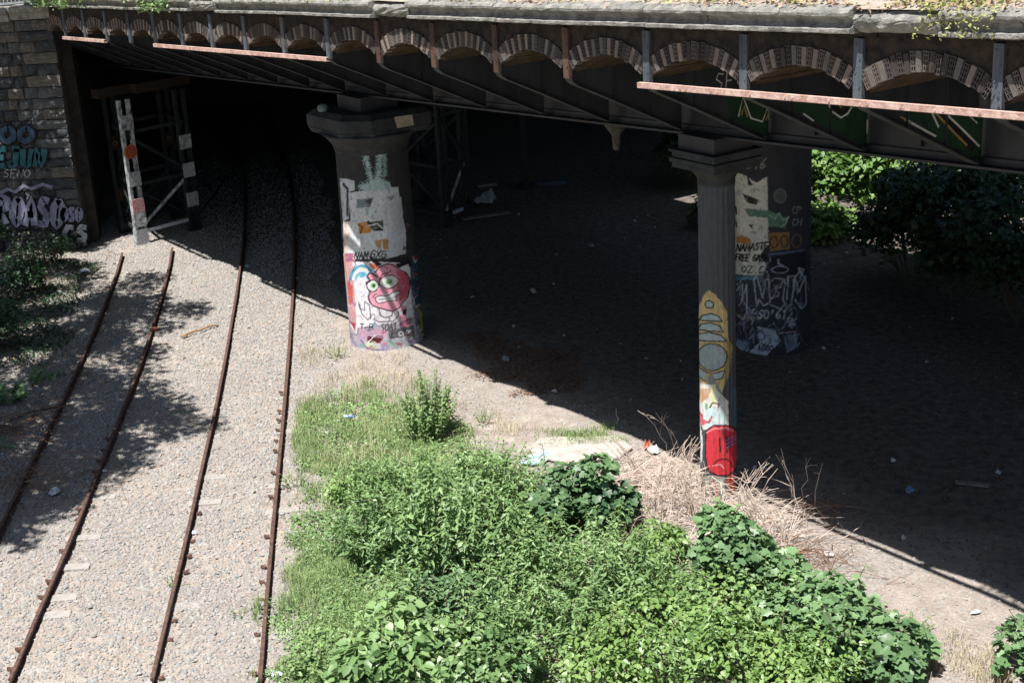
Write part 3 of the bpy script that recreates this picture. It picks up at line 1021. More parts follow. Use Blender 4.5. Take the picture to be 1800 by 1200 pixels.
add('line', c3([(90, 660), (105, 690), (98, 715), (140, 720), (155, 690)]), 'a03338', 3.5)
add('poly', c3([(90, 665), (110, 700), (135, 715), (110, 740), (92, 720)]), 'c0626a')
add('poly', c3([(235, 600), (270, 530), (275, 740), (240, 740)]), '4a4c52')
add('poly', c3([(262, 540), (280, 540), (282, 760), (266, 760)]), '44606e')
add('line', c3([(95, 730), (105, 840), (100, 930)]), 'd8d4d6', 3)
red = [(125, 800), (128, 760), (165, 735), (225, 732), (265, 745), (285, 780), (285, 930), (275, 970), (240, 995), (190, 995), (140, 975), (122, 900)]
add('poly', c3(red), 'b8323a')
add('line', c3(red + [red[0]]), '2a1518', 2.4)
add('line', c3([(130, 775), (165, 750), (225, 748), (262, 765)]), 'd98a8c', 2.2)
add('line', c3([(195, 800), (198, 870)]), '2a1518', 2.6)
add('line', c3([(230, 798), (232, 875)]), '2a1518', 2.6)
add('line', c3([(160, 945), (185, 915), (225, 908), (250, 925), (258, 955)]), '2a1518', 2.2)
add('line', c3([(160, 945), (195, 935), (215, 955)]), 'd98a8c', 2)
for q in range(3):
    add('line', c3([(228, 850 - q * 18), (285, 825 - q * 18)]), '6478b4', 1.8)
add('poly', c3([(235, 1000), (275, 990), (275, 1090), (250, 1080)]), 'a3402f')
add('poly', c3([(110, 1000), (225, 1010), (240, 1100), (120, 1150)]), '8d938c')
for q in range(8):
    add('spray', c3([(110 + q * 18, 1020), (130 + q * 18, 1110)]), ('6b7a6d', 'b0b6b0', '5a4a44', 'a8453f')[q % 4], 5)
col = empty('iron_column', AX2)
tag(col, 'slender fluted iron column with a red sad face painted near its foot', 'column', kind='thing')
shaft('fluted_shaft', AX2, .315, -.1, 5.5, (zz, yc), xc_, 30, 9, L2, hexc('43474d'), mat('painted_iron', (.85, .85, .85), (1, 1, 1), 10, .6, .15, 40, attr='paint'), col, nth=130, nz=460, flute=20, amp=.014, rad1=.30)
MB().lathe([(.30, 5.42), (.31, 5.47), (.30, 5.5), (.34, 5.58), (.44, 5.68), (.50, 5.72)], sides=32).build('necking', M_CAP, col, smooth=True)
def sqp(s):
    return [tuple((a * BX + b * BY)[:2] * s) for a, b in ((-1, -1), (1, -1), (1, 1), (-1, 1))]
MB().prism(sqp(.50), 5.70, 5.78).prism(sqp(.53), 5.785, 5.86).prism(sqp(.50), 5.865, 5.95).prism(sqp(.54), 5.955, 6.0).build('abacus', M_CAP, col, bevel=.008)
MB().prism(sqp(.42), 6.0, 6.24).build('bearing_block', M_IRON, col)

# --- back pillar
AX3 = ground_pt(1358, 601)
zz, yc, xc_ = pillar_calib(AX3, 7)
c2 = lambda p: crop(1180, 240, 3.077, p)
L3 = []
def add(*a): L3.append(a)
add('poly', c2([(360, 185), (425, 215), (470, 250), (522, 215), (528, 575), (480, 640), (520, 680), (500, 740), (360, 740)]), 'cdc6ba')
add('poly', c2([(400, 305), (440, 320), (480, 340), (470, 365), (425, 355)]), '2b2c2c')
add('poly', c2([(425, 210), (455, 260), (430, 265)]), '2a2a2a')
add('line', c2([(365, 375), (372, 415)]), '40302a', 3)
add('poly', c2([(410, 385), (530, 395), (620, 440), (610, 490), (530, 480), (525, 435), (430, 425)]), '5c7a68')
add('line', c2([(530, 420), (560, 440), (580, 410), (600, 450), (625, 430), (610, 470), (590, 480)]), '8fb0a0', 2)
add('line', c2([(365, 455), (370, 485)]), '40302a', 3)
add('poly', c2([(430, 470), (455, 468), (450, 498)]), '4a4038')
add('poly', c2([(365, 540), (400, 530), (440, 545), (445, 575), (370, 570)]), 'a8703c')
add('poly', c2([(530, 515), (630, 510), (632, 600), (535, 610)]), '8a6a48')
add('line', c2(circ(555, 565, 18, 30)), '5a3a20', 3)
add('line', c2(circ(605, 560, 18, 30)), '5a3a20', 3)
add('line', c2(circ(665, 560, 22, 34)), '70563a', 2.5)
for ln in text_lines('NAMASTE', 1299, 440, 52, 12, .2, .2, -.1) + text_lines('FREE GAZA', 1298, 456, 50, 11, .15, .2):
    add('line', ln, '141416', 2.6)
for ln in text_lines('OZ.C', 1308, 476, 36, 11):
    add('line', ln, '2c2a44', 2.2)
add('poly', c2([(535, 640), (710, 612), (715, 740), (540, 740)]), '23232c')
add('line', c2([(530, 630), (700, 610)]), '5a6a8a', 3)
add('line', c2([(575, 655), (578, 680), (600, 688)]), 'a8a4b0', 2)
add('line', c2(circ(585, 710, 40, 18)), '9a90a8', 2)
add('poly', c2([(345, 745), (500, 740), (510, 1000), (345, 1000)]), '3a3c42')
add('spray', c2([(370, 760), (480, 750)]), '5a8aa0', 8)
add('spray', c2([(360, 960), (480, 970)]), '7a7a50', 8)
for q in ([(455, 760), (470, 745), (500, 860), (515, 760), (530, 760), (535, 880), (505, 900), (480, 870), (470, 910), (455, 760)],
          [(530, 780), (560, 755), (600, 760), (590, 800), (555, 815), (580, 830), (575, 850), (540, 860), (530, 890), (590, 920), (600, 900)],
          [(610, 760), (600, 870), (620, 920), (640, 890), (660, 745), (625, 745), (618, 870)],
          [(640, 900), (660, 760), (680, 830), (710, 750), (715, 900), (690, 920), (660, 870)],
          [(365, 830), (400, 790), (395, 880), (420, 790), (420, 950)]):
    add('line', c2(q), 'a9adb4', 2)
for ln in text_lines("PSO'612", 1324, 555, 66, 15, .2):
    add('line', ln, 'b4b8be', 2.2)
for ln in text_lines('316', 1318, 296, 28, 16, .2, .2):
    add('line', ln, '7d7c78', 2.4)
for ln in text_lines('CP', 1389, 374, 13, 11) + text_lines('CH', 1389, 395, 14, 11):
    add('line', ln, '7a8288', 1.9)
add('ell', c2([(580, 320)])[0] + (10, 12), '4c5250')
add('line', c2(circ(585, 320, 26, 36)), '6a7470', 2)
add('poly', c2([(470, 1010), (560, 1030), (590, 1090), (520, 1160), (430, 1150), (480, 1100)]), 'a9adb8')
add('poly', c2([(350, 1080), (430, 1100), (440, 1160), (350, 1150)]), '8a93a0')
add('poly', c2([(600, 1060), (680, 1050), (660, 1130), (620, 1150)]), '76808c')
add('line', c2([(580, 1045), (660, 1040)]), 'a08a90', 3)
add('line', c2(circ(490, 1060, 20, 24)), '4a4080', 2)
for ln in text_lines('AGGO', 1334, 610, 24, 9):
    add('line', ln, '2a2030', 2)
rr_ = random.Random(5)
for q in range(46):
    x0, y0 = rr_.uniform(345, 730), rr_.uniform(745, 1130)
    pts_ = [(x0, y0)]
    for k in range(rr_.randint(3, 7)):
        pts_.append((pts_[-1][0] + rr_.uniform(-34, 38), pts_[-1][1] + rr_.uniform(-46, 46)))
    add('line', c2(pts_), rr_.choice(('8d939c', 'a6abb2', '6a7a8c', '55606e', '7a6a7a', '2a2c34')), rr_.uniform(1.0, 2.2))
for q in range(12):
    add('line', c2([(350 + q * 28, 1010 + (q * 53) % 90), (372 + q * 27, 1050 + (q * 31) % 90), (365 + q * 29, 1100)]), ('3a4a5a', '1c1c22', '6a5a6a', '8a9aa8')[q % 4], 2)
bp3 = empty('stone_pillar', AX3)
tag(bp3, 'thick round pillar in deep shade behind the fluted column, scrawled with white outline letters', 'pillar', kind='thing')
shaft('painted_shaft', AX3, .80, -.15, 5.6, (zz, yc), xc_, 61, 15, L3, hexc('34353a'), M_PAINT, bp3, nth=130, nz=330)
MB().lathe([(.80, 5.5), (.86, 5.6), (1.05, 5.8), (1.05, 6.1)], sides=32).build('capital', M_CAP, bp3)

# ------------------------------------------------------------------ tracks
M_RAIL = mat('rusty_rail', hexc('4c3832'), hexc('6c544a'), 12, .75, .3, 60)
M_CLIP = mat('rusty_clip', hexc('57403a'), hexc('755a4e'), 20, .85, .3, 60)
M_SLP = mat('pale_concrete_block', hexc('94908b'), hexc('a8a29b'), 9, .95, .5, 50)


def smooth_path(px, n, ext=None):
    P = np.array([ground_pt(*p)[:2] for p in px])
    if ext is not None:
        P = np.concatenate([P, np.array(ext, float)])
    t = P[:, 1]
    o = np.argsort(t)
    c = np.polyfit(t[o], P[o, 0], 3)
    y = np.linspace(t.min(), t.max(), n)
    return np.stack([np.polyval(c, y), y], 1)


RP = [(-.03, .0), (-.03, .12), (-.024, .128), (.024, .128), (.03, .12), (.03, .092), (.010, .08), (.010, .02), (.06, .005), (.06, -.03), (-.06, -.03), (-.06, .005), (-.010, .02), (-.010, .08), (-.03, .092)]
RP = RP[1:]


def make_rail(px, label, ext=None, n=60, lift=0.0):
    path = smooth_path(px, n, ext)
    V, Fs = [], []
    m = len(RP)
    for i, p in enumerate(path):
        d = path[min(i + 1, n - 1)] - path[max(i - 1, 0)]
        d /= np.linalg.norm(d)
        s = np.array([d[1], -d[0]])
        z = float(ground_z(*p)) * .5 - .02 + lift
        for a, b in RP:
            V.append((p[0] + s[0] * a, p[1] + s[1] * a, z + b))
    for i in range(n - 1):
        for k in range(m):
            k2 = (k + 1) % m
            Fs.append((i * m + k, (i + 1) * m + k, (i + 1) * m + k2, i * m + k2))
    Fs += [tuple(range(m)), tuple((n - 1) * m + k for k in range(m))[::-1]]
    o = MB().add(V, Fs).build('rail', M_RAIL)
    tag(o, label, 'rail', 'rusty rails of the two tracks')
    return o, path


PX1 = [(215, 450), (185, 550), (150, 620), (100, 730), (50, 840), (0, 935), (-60, 1060)]
PX2 = [(303, 440), (275, 570), (245, 650), (205, 745), (150, 905), (80, 1065), (18, 1205)]
PX3 = [(424, 450), (413, 550), (391, 650), (366, 800), (330, 950), (268, 1205), (432, 330)]
PX4 = [(515, 400), (512, 490), (508, 650), (497, 800), (482, 950), (455, 1205), (516, 320)]
r1, p1 = make_rail(PX1, 'rusty rail nearest the dark bushes and stone wall, furthest from the green weeds')
r2, p2 = make_rail(PX2, 'rusty rail second from the dark bushes, ending just short of the steel trestle')
e3 = [(-9.15, 52.4), (-10.0, 57.0), (-11.0, 62)]
e4 = [(-7.6, 52.4), (-8.45, 57.0), (-9.5, 62)]
r3, p3 = make_rail(PX3, 'rusty rail third from the dark bushes, running on under the bridge', e3, 90)
r4, p4 = make_rail(PX4, 'rusty rail beside the grass and green weeds, passing closest to the pink painted pillar', e4, 90)

clip_me = MB().box((0, 0, .02), (.07, .07, .035)).box((.03, 0, .035), (.035, .04, .04)).build('rail_clip', M_CLIP)
CLIP = clip_me.data
bpy.data.objects.remove(clip_me)
slp_me = MB().box((0, 0, 0), (.62, .22, .12), taper=.94).build('sleeper', M_SLP, bevel=.012)
SLP = slp_me.data
bpy.data.objects.remove(slp_me)
for r, path, ymax, who in ((r2, p2, 27.5, 'second'), (r3, p3, 29.0, 'third'), (r4, p4, 30.0, 'fourth')):
    y = 17.6 + random.uniform(0, .3)
    while y < ymax:
        x = np.interp(y, path[:, 1], path[:, 0])
        dx = np.interp(y + .3, path[:, 1], path[:, 0]) - x
        rz = -atan2(dx, .3)
        z = float(ground_z(x, y)) * .5
        for s in (((1,) if r is r3 else (-1,)) if random.random() < .55 else ()):
            c = link(bpy.data.objects.new('rail_clip', CLIP), r)
            c.location, c.rotation_euler = (x + s * .10 * cos(rz), y + s * .10 * sin(rz), z + .005), (random.uniform(-.1, .1), random.uniform(-.1, .1), rz + (pi if s < 0 else 0) + random.uniform(-.15, .15))
        if random.random() < .25:
            c = link(bpy.data.objects.new('sleeper', SLP))
            sh = .16 if r is r3 or r is r2 else .12
            c.location, c.rotation_euler = (x + sh, y, z - .058 + random.uniform(-.02, .0)), (random.uniform(-.02, .02), random.uniform(-.03, .03), rz + random.uniform(-.05, .05))
            tag(c, f"pale concrete sleeper block half buried in ballast under the {who} rail from the dark bushes", "sleeper", f"concrete sleeper blocks under the {who} rail")
        y += random.uniform(.50, .58)

# ------------------------------------------------------------------ ballast stones and grit
M_BAL = bpy.data.materials.new('ballast_stone')
M_BAL.use_nodes = True
_n, _l = M_BAL.node_tree.nodes, M_BAL.node_tree.links
_a = _n.new('ShaderNodeAttribute'); _a.attribute_name = 'paint'
_l.new(_a.outputs['Color'], _n['Principled BSDF'].inputs['Base Color'])
_n['Principled BSDF'].inputs['Roughness'].default_value = .9
_n['Principled BSDF'].inputs['Specular IOR Level'].default_value = .2
BPAL = np.array([hexc(h) for h in ('a6a19b', 'ada69f', '9f9d9b', 'b0a699', 'aa9d95', 'b4aea8', '9a9897', 'b2a294', 'a9a5a0', 'a39d97')]) * [.87, .91, .925]
SLAB_PX = [(948, 774), (985, 771), (1030, 772), (1080, 769), (1098, 778), (1112, 790), (1090, 806), (1040, 812), (1000, 818), (962, 809), (938, 803), (930, 790)]


def stones(name, X, Y, size, label=None, dark=None, sink=.25):
    n = len(X)
    k = 6
    ang = np.arange(k) / k * 2 * pi
    rim = np.stack([np.cos(ang), np.sin(ang), np.zeros(k)], 1)
    base = np.concatenate([rim * [1, 1, 0] + [0, 0, -.35], rim * .72 + [0, 0, .42], [[0, 0, .58]]])
    nv = len(base)
    V = base[None] * (1 + .42 * (RNG.random((n, nv, 3)) - .5))
    V[:, :, 0] *= (RNG.random((n, 1)) * .7 + .75)
    V[:, :, 2] *= (RNG.random((n, 1)) * .5 + .65)
    V *= size[:, None, None] / 2
    tx, ty = (RNG.random((2, n, 1)) - .5) * .9
    V[:, :, 2] += V[:, :, 0] * tx + V[:, :, 1] * ty
    a = RNG.random((n, 1)) * 2 * pi
    x, y = V[:, :, 0].copy(), V[:, :, 1].copy()
    V[:, :, 0], V[:, :, 1] = x * np.cos(a) - y * np.sin(a), x * np.sin(a) + y * np.cos(a)
    V[:, :, 0] += X[:, None]
    V[:, :, 1] += Y[:, None]
    V[:, :, 2] += (ground_z(X, Y) - .03 + size * sink * (RNG.random(n) + .3))[:, None]
    Fc = []
    for i in range(k):
        j = (i + 1) % k
        Fc += [(i, j, k + j), (i, k + j, k + i), (k + i, k + j, 2 * k)]
    Fc = (np.array(Fc)[None] + (np.arange(n) * nv)[:, None, None]).reshape(-1, 3)
    C = BPAL[RNG.integers(0, len(BPAL), n)] * (.74 + .30 * RNG.random((n, 1)))
    if dark is not None:
        C *= dark[:, None]
    o = np_mesh(name, V.reshape(-1, 3), Fc, M_BAL, color=np.repeat(C, nv, 0))
    tag(o, label, kind='stuff')
    return o


def scatter(n, x0, x1, y0, y1):
    return RNG.uniform(x0, x1, n), RNG.uniform(y0, y1, n)


PATHS = [p1, p2, p3, p4]
def rail_x(i, Y):
    return np.interp(Y, PATHS[i][:, 1], PATHS[i][:, 0])


X, Y = scatter(125000, -12.5, -2.5, 17.2, 58)
keep = (X < rail_x(3, Y) + .9 + .5 * vnoise(X, Y, 8)) & (X > rail_x(0, Y) - 1.6) & (X > -.40 * Y - .5)
for i in range(4):
    keep &= np.abs(X - rail_x(i, Y)) > .06
keep &= RNG.random(len(X)) < np.clip(1.35 - (Y - 17) / 60, .3, 1) * np.clip((57 - Y) / 14, 0, 1)
X, Y = X[keep], Y[keep]
stones('ballast', X, Y, RNG.uniform(.028, .058, len(X)) * (1 + .6 * (RNG.random(len(X)) < .05)), 'grey and tan crushed stone ballast between the rails')
X, Y = scatter(34000, -6, 12.5, 17.2, 46)
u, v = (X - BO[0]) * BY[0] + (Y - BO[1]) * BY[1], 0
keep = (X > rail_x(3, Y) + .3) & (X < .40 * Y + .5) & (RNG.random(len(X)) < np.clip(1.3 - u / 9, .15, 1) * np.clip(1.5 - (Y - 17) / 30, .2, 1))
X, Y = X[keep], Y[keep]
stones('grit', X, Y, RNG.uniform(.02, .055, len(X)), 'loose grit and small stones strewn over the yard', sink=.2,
       dark=np.where(u[keep] > .8, .42, 1.0))  # stones past the shadow edge darkened to follow the painted shade

# ------------------------------------------------------------------ steel trestles under the bridge
M_TR_LIT = mat('flaking_sunlit_steel', hexc('5c6062'), hexc('cdd1d3'), 7, .75, .4, 40)  # front leg steel, sunlight put into the colour
M_TR_SHADE = mat('shaded_steel', hexc('1a1c1e'), hexc('35393b'), 5, .7, .3, 30)  # same steel darkened to stand for the shade under the deck
M_OR = mat('orange_paint', hexc('a8492e'), hexc('c46a45'), 14, .7)
M_RD = mat('red_and_white_paint', hexc('a83a44'), hexc('d8c8c8'), 30, .7, detail=2)
M_WP = mat('white_scrawled_paint', hexc('7d7f84'), hexc('c9cccf'), 26, .7, detail=2)
M_BRN = mat('ochre_brown_paint', hexc('2a211c'), hexc('41332b'), 14, .85)
M_BLUEW = mat('pale_blue_white_paint', hexc('a8b0b8'), hexc('c8d0d6'), 8, .6)


def trestle(F, R, L, B, zt, deco, front=None):
    t = empty('steel_trestle', ((F + R + L + B) / 4) * np.array([1, 1, 0]))
    o0 = np.array(t.location)
    legs = {}
    for nm, P in (('F', F), ('R', R), ('L', L), ('B', B)):
        d = R - F
        d = d / np.linalg.norm(d)
        e = L - F
        e = e / np.linalg.norm(e)
        b = MB()
        P0 = P - o0
        for s in (-1, 1):
            b.box(P0 + d * s * .15 + (0, 0, zt / 2), (.10, .11, zt), np.stack([d, np.cross([0, 0, 1], d), [0, 0, 1]], 1))
        b.box(P0 + (0, 0, .2), (.42, .16, .5), np.stack([d, np.cross([0, 0, 1], d), [0, 0, 1]], 1))
        m = (front or M_TR_LIT) if nm == 'F' else M_TR_SHADE
        lg = b.build('leg', m, t)
        Rm = np.stack([d, np.cross([0, 0, 1], d), [0, 0, 1]], 1)
        nrm = np.cross(d, [0, 0, 1])                                   # faces the railway side
        for z, k in deco.get(nm, []):
            q = MB()
            c = P0 + nrm * .075 + (0, 0, z)
            if k[0] == 'o':
                pts = [(c + d * .21 * cos(a) + np.array([0, 0, .21 * sin(a)])) for a in np.linspace(0, 2 * pi, 20, endpoint=False)]
                V = pts + [p - nrm * .03 for p in pts]
                q.add(V, [tuple(range(20)), tuple(range(20, 40))[::-1]] + [(i, 20 + i, 20 + (i + 1) % 20, (i + 1) % 20) for i in range(20)])
                plate = q.build('batten_plate', {'o': M_OR, 'ob': M_BRN}[k], lg)
                for rr, ww in ((.13, .02), (.06, .05)):
                    s_ = MB()
                    for i in range(14):
                        a0, a1 = 2 * pi * i / 14, 2 * pi * (i + .7) / 14
                        s_.beam(c + nrm * .004 + d * rr * cos(a0) + np.array([0, 0, rr * sin(a0)]), c + nrm * .004 + d * rr * cos(a1) + np.array([0, 0, rr * sin(a1)]), .006, ww, up=nrm)
                    s_.build('ring_mark', M_GOLD if rr < .1 else M_BLK, plate)
            else:
                q.box(c, (.40, .03, .42), Rm)
                q.build('batten_plate', {'w': M_WP, 'r': M_RD, 'p': M_TR_LIT}[k], lg)
        legs[nm] = P0
    br = MB()
    for a, b in (('F', 'R'), ('L', 'B'), ('F', 'L'), ('R', 'B')):
        A_, B_ = legs[a], legs[b]
        for z in (.35, 1.75, 3.3):
            bm = MB().beam(A_ + (0, 0, z), B_ + (0, 0, z), .07, .10)
            bm.build('strut', M_BLUEW if (z < 1 and a == 'F' and b == 'R') else M_TR_SHADE, t)
        MB().beam(A_ + (0, 0, .45), B_ + (0, 0, 1.7), .03, .09).build('brace', M_TR_LIT if a == 'F' and b == 'R' else M_TR_SHADE, t)
        MB().beam(B_ + (0, 0, 1.85), A_ + (0, 0, 3.2), .03, .09).build('brace', M_TR_SHADE, t)
        MB().beam(B_ + (0, 0, .45), A_ + (0, 0, 1.6), .012, .03).build('tie_rod', M_TR_SHADE, t)
    c = sum(legs.values()) / 4
    d = (R - F) / np.linalg.norm(R - F)
    MB().beam(c - d * .95 - (.5, .3, 0) + (0, 0, zt + .14), c + d * .95 - (.5, .3, 0) + (0, 0, zt + .14), .3, .28).beam(c - d * .95 + (.5, .3, 0) + (0, 0, zt + .14), c + d * .95 + (.5, .3, 0) + (0, 0, zt + .14), .3, .28).build('cap_beam', M_BRN, t)
    return t


F_, R_ = ground_pt(250, 428), ground_pt(343, 403)
L_ = ground_pt(222, 408)
B_ = L_ + (R_ - F_)
t1 = trestle(F_, R_, L_, B_, 4.25, {'F': [(.2, 'w'), (.75, 'p'), (1.15, 'r'), (1.95, 'w'), (2.75, 'o'), (3.6, 'p')], 'R': [(.95, 'w'), (1.85, 'w'), (2.7, 'p')],
                                    'L': [(1.2, 'ob'), (2.75, 'ob')], 'B': [(2.55, 'ob')]})
tag(t1, 'steel trestle tower with orange discs and sunlit toned front leg beside the stone wall corner', 'trestle')
F2, R2 = ground_pt(786, 398), ground_pt(822, 384)
t2 = trestle(F2, R2, F2 + np.array([-1.3, 1.3, 0]), R2 + np.array([-1.3, 1.3, 0]), 4.0, {'F': [], 'R': []}, M_TR_SHADE)
tag(t2, 'dim steel trestle standing in the dark behind the pink painted pillar', 'trestle')
PO = ground_pt(925, 330)
ip = MB().box((0, 0, 2.3), (.22, .22, 4.6)).box((0, 0, .05), (.5, .5, .1)).box((0, 0, 4.55), (.5, .5, .12)).build('iron_post', M_TR_SHADE)
ip.location = PO
tag(ip, 'slim dark iron post standing alone deep under the bridge', 'post')

# drain funnel under the deck
df = empty('drain_funnel', b2w(*w2b(ground_pt(1082, 205, 6.1)), .32))
MB().lathe([(.03, 5.18), (.06, 5.2), (.08, 5.45), (.2, 5.62), (.29, 5.86), (.30, 5.95), (.26, 6.0)], sides=14).build('funnel', mat('lime_crusted_iron', hexc('2e2e2c'), hexc('5f594e'), 12, .8, .5, 40), df, smooth=True)
MB().tube([(0, 0, 5.95), (.02, 0, 6.4), (.1, .1, 7.1)], .07, 8).build('pipe', M_IRON, df)
tag(df, 'lime crusted conical drain funnel hanging below the iron brackets', 'funnel')

# ------------------------------------------------------------------ stone wall at the end of the bridge
wall = empty('stone_wall', (-12.36, 42.6, 0))
tag(wall, 'sooty stone wing wall with graffiti and large corner quoins at the end of the bridge', 'wall', kind='thing')
STM = [mat('wall_stone_grey', hexc('4c5054'), hexc('747575'), 5, .95, .6, 25, dist=.03), mat('wall_stone_dark', hexc('36393d'), hexc('585b5e'), 5, .95, .6, 25, dist=.03),
       mat('wall_stone_tan', hexc('595653'), hexc('7f7a72'), 5, .95, .6, 25, dist=.03)]


def stone_mesh(m, seed):
    r = random.Random(seed)
    V, Fs = [], []
    n = 4
    for j in range(n):
        for i in range(n):
            u, v = i / (n - 1) - .5, j / (n - 1) - .5
            edge = i in (0, n - 1) or j in (0, n - 1)
            V.append((u + (r.uniform(-.015, .015) if edge else 0), (-.5 + (.22 if edge else 0) + r.uniform(-.12, .12)), v + (r.uniform(-.02, .02) if edge else 0)))
    for j in range(n - 1):
        for i in range(n - 1):
            a = j * n + i
            Fs.append((a, a + 1, a + n + 1, a + n))
    k = len(V)
    V += [(-.5, .5, -.5), (.5, .5, -.5), (.5, .5, .5), (-.5, .5, .5)]
    bot, top = [i for i in range(n)], [n * (n - 1) + i for i in range(n)]
    lef, rig = [i * n for i in range(n)], [i * n + n - 1 for i in range(n)]
    Fs += [tuple(bot[::-1]) + (k, k + 1), tuple(top) + (k + 2, k + 3), tuple(lef) + (k + 3, k), tuple(rig[::-1]) + (k + 1, k + 2)]
    me = bpy.data.meshes.new('stone')
    me.from_pydata(V, [], Fs)
    me.materials.append(m)
    return me


STN = [stone_mesh(STM[i % 3], i) for i in range(9)]
z, row = -.25, 0
cnt = 0
while z < 6.75:
    hh = random.uniform(.24, .34)
    qh = hh
    x = 0.0
    first = True
    while x > -4.3:
        ln = (random.uniform(.85, 1.05) if row % 2 else random.uniform(.55, .7)) if first else random.uniform(.28, .52)
        o = link(bpy.data.objects.new('quoin' if first else 'stone', random.choice(STN)), wall)
        o.location = (x - ln / 2, .16 + random.uniform(-.02, .01) - (.03 if first else 0), z + hh / 2)
        o.scale = (ln - .022, .32, hh - .022)
        cnt += 1
        x -= ln
        first = False
    z += hh
    row += 1
M_MORT = mat('wall_mortar', hexc('3a3936'), hexc('55534e'), 6, .95, .4, 30)
MB().box((-4, .72, 3.2), (7.9, 1.2, 7.1)).build('mortar_core', M_MORT, wall)
M_COP = mat('coping_stone', hexc('6f6d68'), hexc('a7a29a'), 5, .95, .6, 30, dist=.03)
for i in range(6):
    o = MB().prism([(-.58, -.16), (.58, -.16), (.58, .6), (-.58, .6)], 0, .2).prism([(-.58, -.24), (.58, -.24), (.58, .6), (-.58, .6)], .2, .36, .985).build('coping_stone', M_COP, wall, bevel=.015)
    o.location = (-.52 - 1.18 * i, 0, 6.68 - .04 * i)
# painted letters on the wall stones: raised a few millimetres off the stone faces
M_TEAL = mat('teal_spray_paint', hexc('25525a'), hexc('3c747c'), 5, .8)
M_LAV = mat('lavender_spray_paint', hexc('70748a'), hexc('9a9fb4'), 5, .8)
M_BLUE = mat('dark_blue_spray_paint', hexc('2b3f52'), hexc('44607a'), 5, .8)


def wall_pt(x, y):
    d = FW * F_PX + RT * (x - 900) - UP * (y - 600)
    t = (42.6 - .055) / d[1]
    P = CAM + d * t
    return P[0] + 12.36, P[2]


def wall_poly(pts, m, name, off=0.0):
    q = [wall_pt(*p) for p in pts]
    MB().add([(a, -.055 - off, b) for a, b in q] + [(a, -.03, b) for a, b in q], [tuple(range(len(q)))[::-1]] + [(i, (i + 1) % len(q), len(q) + (i + 1) % len(q), len(q) + i) for i in range(len(q))]).build(name, m, wall)


def wall_line(pts, wd, m, name, off=.004):
    b = MB()
    ribbon([wall_pt(*p) for p in pts], wd, -.055 - off, b)
    b.build(name, m, wall)


def bubble(cx, cy, rx, ry, m, n=14, a0=0):
    pts = [(cx + (x - cx) * k_, cy + (y - cy) * k_) for (x, y), k_ in zip(circ(cx, cy, rx, ry, n + 1, a0, a0 + 2 * pi)[:-1], 1.08 + .25 * np.sin(np.arange(n) * 2 * pi / n * RNG.integers(2, 4) + RNG.uniform(0, 6)))]
    wall_poly(pts, m, 'painted_letter')
    wall_line(pts + [pts[0]], .045, M_BLK, 'letter_outline')


def fat_letters(txt, x, y, wd, ht, m, thick, rise=0.0):
    for k, (ww, mm, off) in enumerate(((thick + .10, M_BLK, .003), (thick, m, .006))):
        for ln in text_lines(txt, x, y, wd, ht, .35, .08, rise):
            P_ = []
            for p, q in zip(ln[:-1], ln[1:]):
                P_ += [(p[0] + (q[0] - p[0]) * f, p[1] + (q[1] - p[1]) * f) for f in (0, .33, .66)]
            P_.append(ln[-1])
            wall_line(P_, ww, mm, 'painted_letter', off)


fat_letters('ROASO', -4, 394, 112, 48, M_LAV, .20, .05)
fat_letters('CS', 112, 424, 40, 26, M_WP, .15)
fat_letters('OSO', 108, 388, 34, 22, M_LAV, .12)
fat_letters('EJUN', -6, 292, 82, 30, M_TEAL, .17)
fat_letters('OO', 0, 250, 56, 26, M_BLUE, .15)
wall_line([(0, 340), (14, 332), (26, 338), (42, 326), (55, 332), (75, 324), (92, 330)], .10, M_LAV, 'painted_crest')
wall_line([(122, 426), (134, 432), (152, 428)], .10, M_LAV, 'painted_crest')
for ln in text_lines('SENO', 6, 312, 46, 14, .2):
    wall_line(ln, .03, M_WP, 'white_tag')
for ln in text_lines('M', 96, 207, 12, 13):
    wall_line(ln, .035, M_BLK, 'black_tag')
for ln in text_lines('V', 60, 226, 12, 10):
    wall_line(ln, .03, M_WP, 'white_tag')

# railing on the coping
rl = empty('railing', (-12.4, 43.2, 7.0))
M_RLG = mat('pale_grey_railing_paint', hexc('8f949a'), hexc('aeb2b6'), 6, .5)
for i in range(40):
    MB().box((-.5 - .11 * i, 0, .50 - .0037 * i), (.022, .022, .9)).build('baluster', M_RLG, rl)
MB().beam((-.4, 0, .1), (-4.9, 0, -.05), .04, .05).build('bottom_rail', M_RLG, rl)
MB().beam((-.4, 0, .97), (-4.9, 0, .82), .05, .05).build('hand_rail', M_RLG, rl)
tag(rl, 'pale metal railing with thin upright bars above the stone wall coping', 'railing')

# abutment wall along the track, inside the bridge, and added walls that keep sky light out
M_DKW = mat('soot_black_masonry', hexc('2b2a29'), hexc('464341'), 4, .95, .6, 12, dist=.03)
ab = MB()
A0, A1 = np.array([-12.36, 43.3, 0]), np.array([-17.5, 66, 0])
ab.beam(A0 + (0, 0, 2.9), A1 + (0, 0, 2.9), .5, 6.4)
abo = ab.build('abutment_wall', M_DKW)
tag(abo, 'soot blackened abutment wall running back into the dark beside the tracks', 'wall', kind='thing')
kd = MB()
P = [(158, 152), (198, 166)]
for ln in text_lines('KDT', 0, 0, .8, .38, .25):
    ribbon([(a, -b) for a, b in ln], .05, 0, kd)
Vk = np.concatenate(kd.v)
dA = (A1 - A0) / np.linalg.norm(A1 - A0)
nA = np.array([dA[1], -dA[0], 0])
kd2 = MB().add(A0 + nA * .256 + dA * (1.2 + Vk[:, :1]) + np.array([0, 0, 1]) * (4.75 + Vk[:, 2:3]), kd.f)
kd2.build('white_tag', M_WP, abo)
rw = MB()
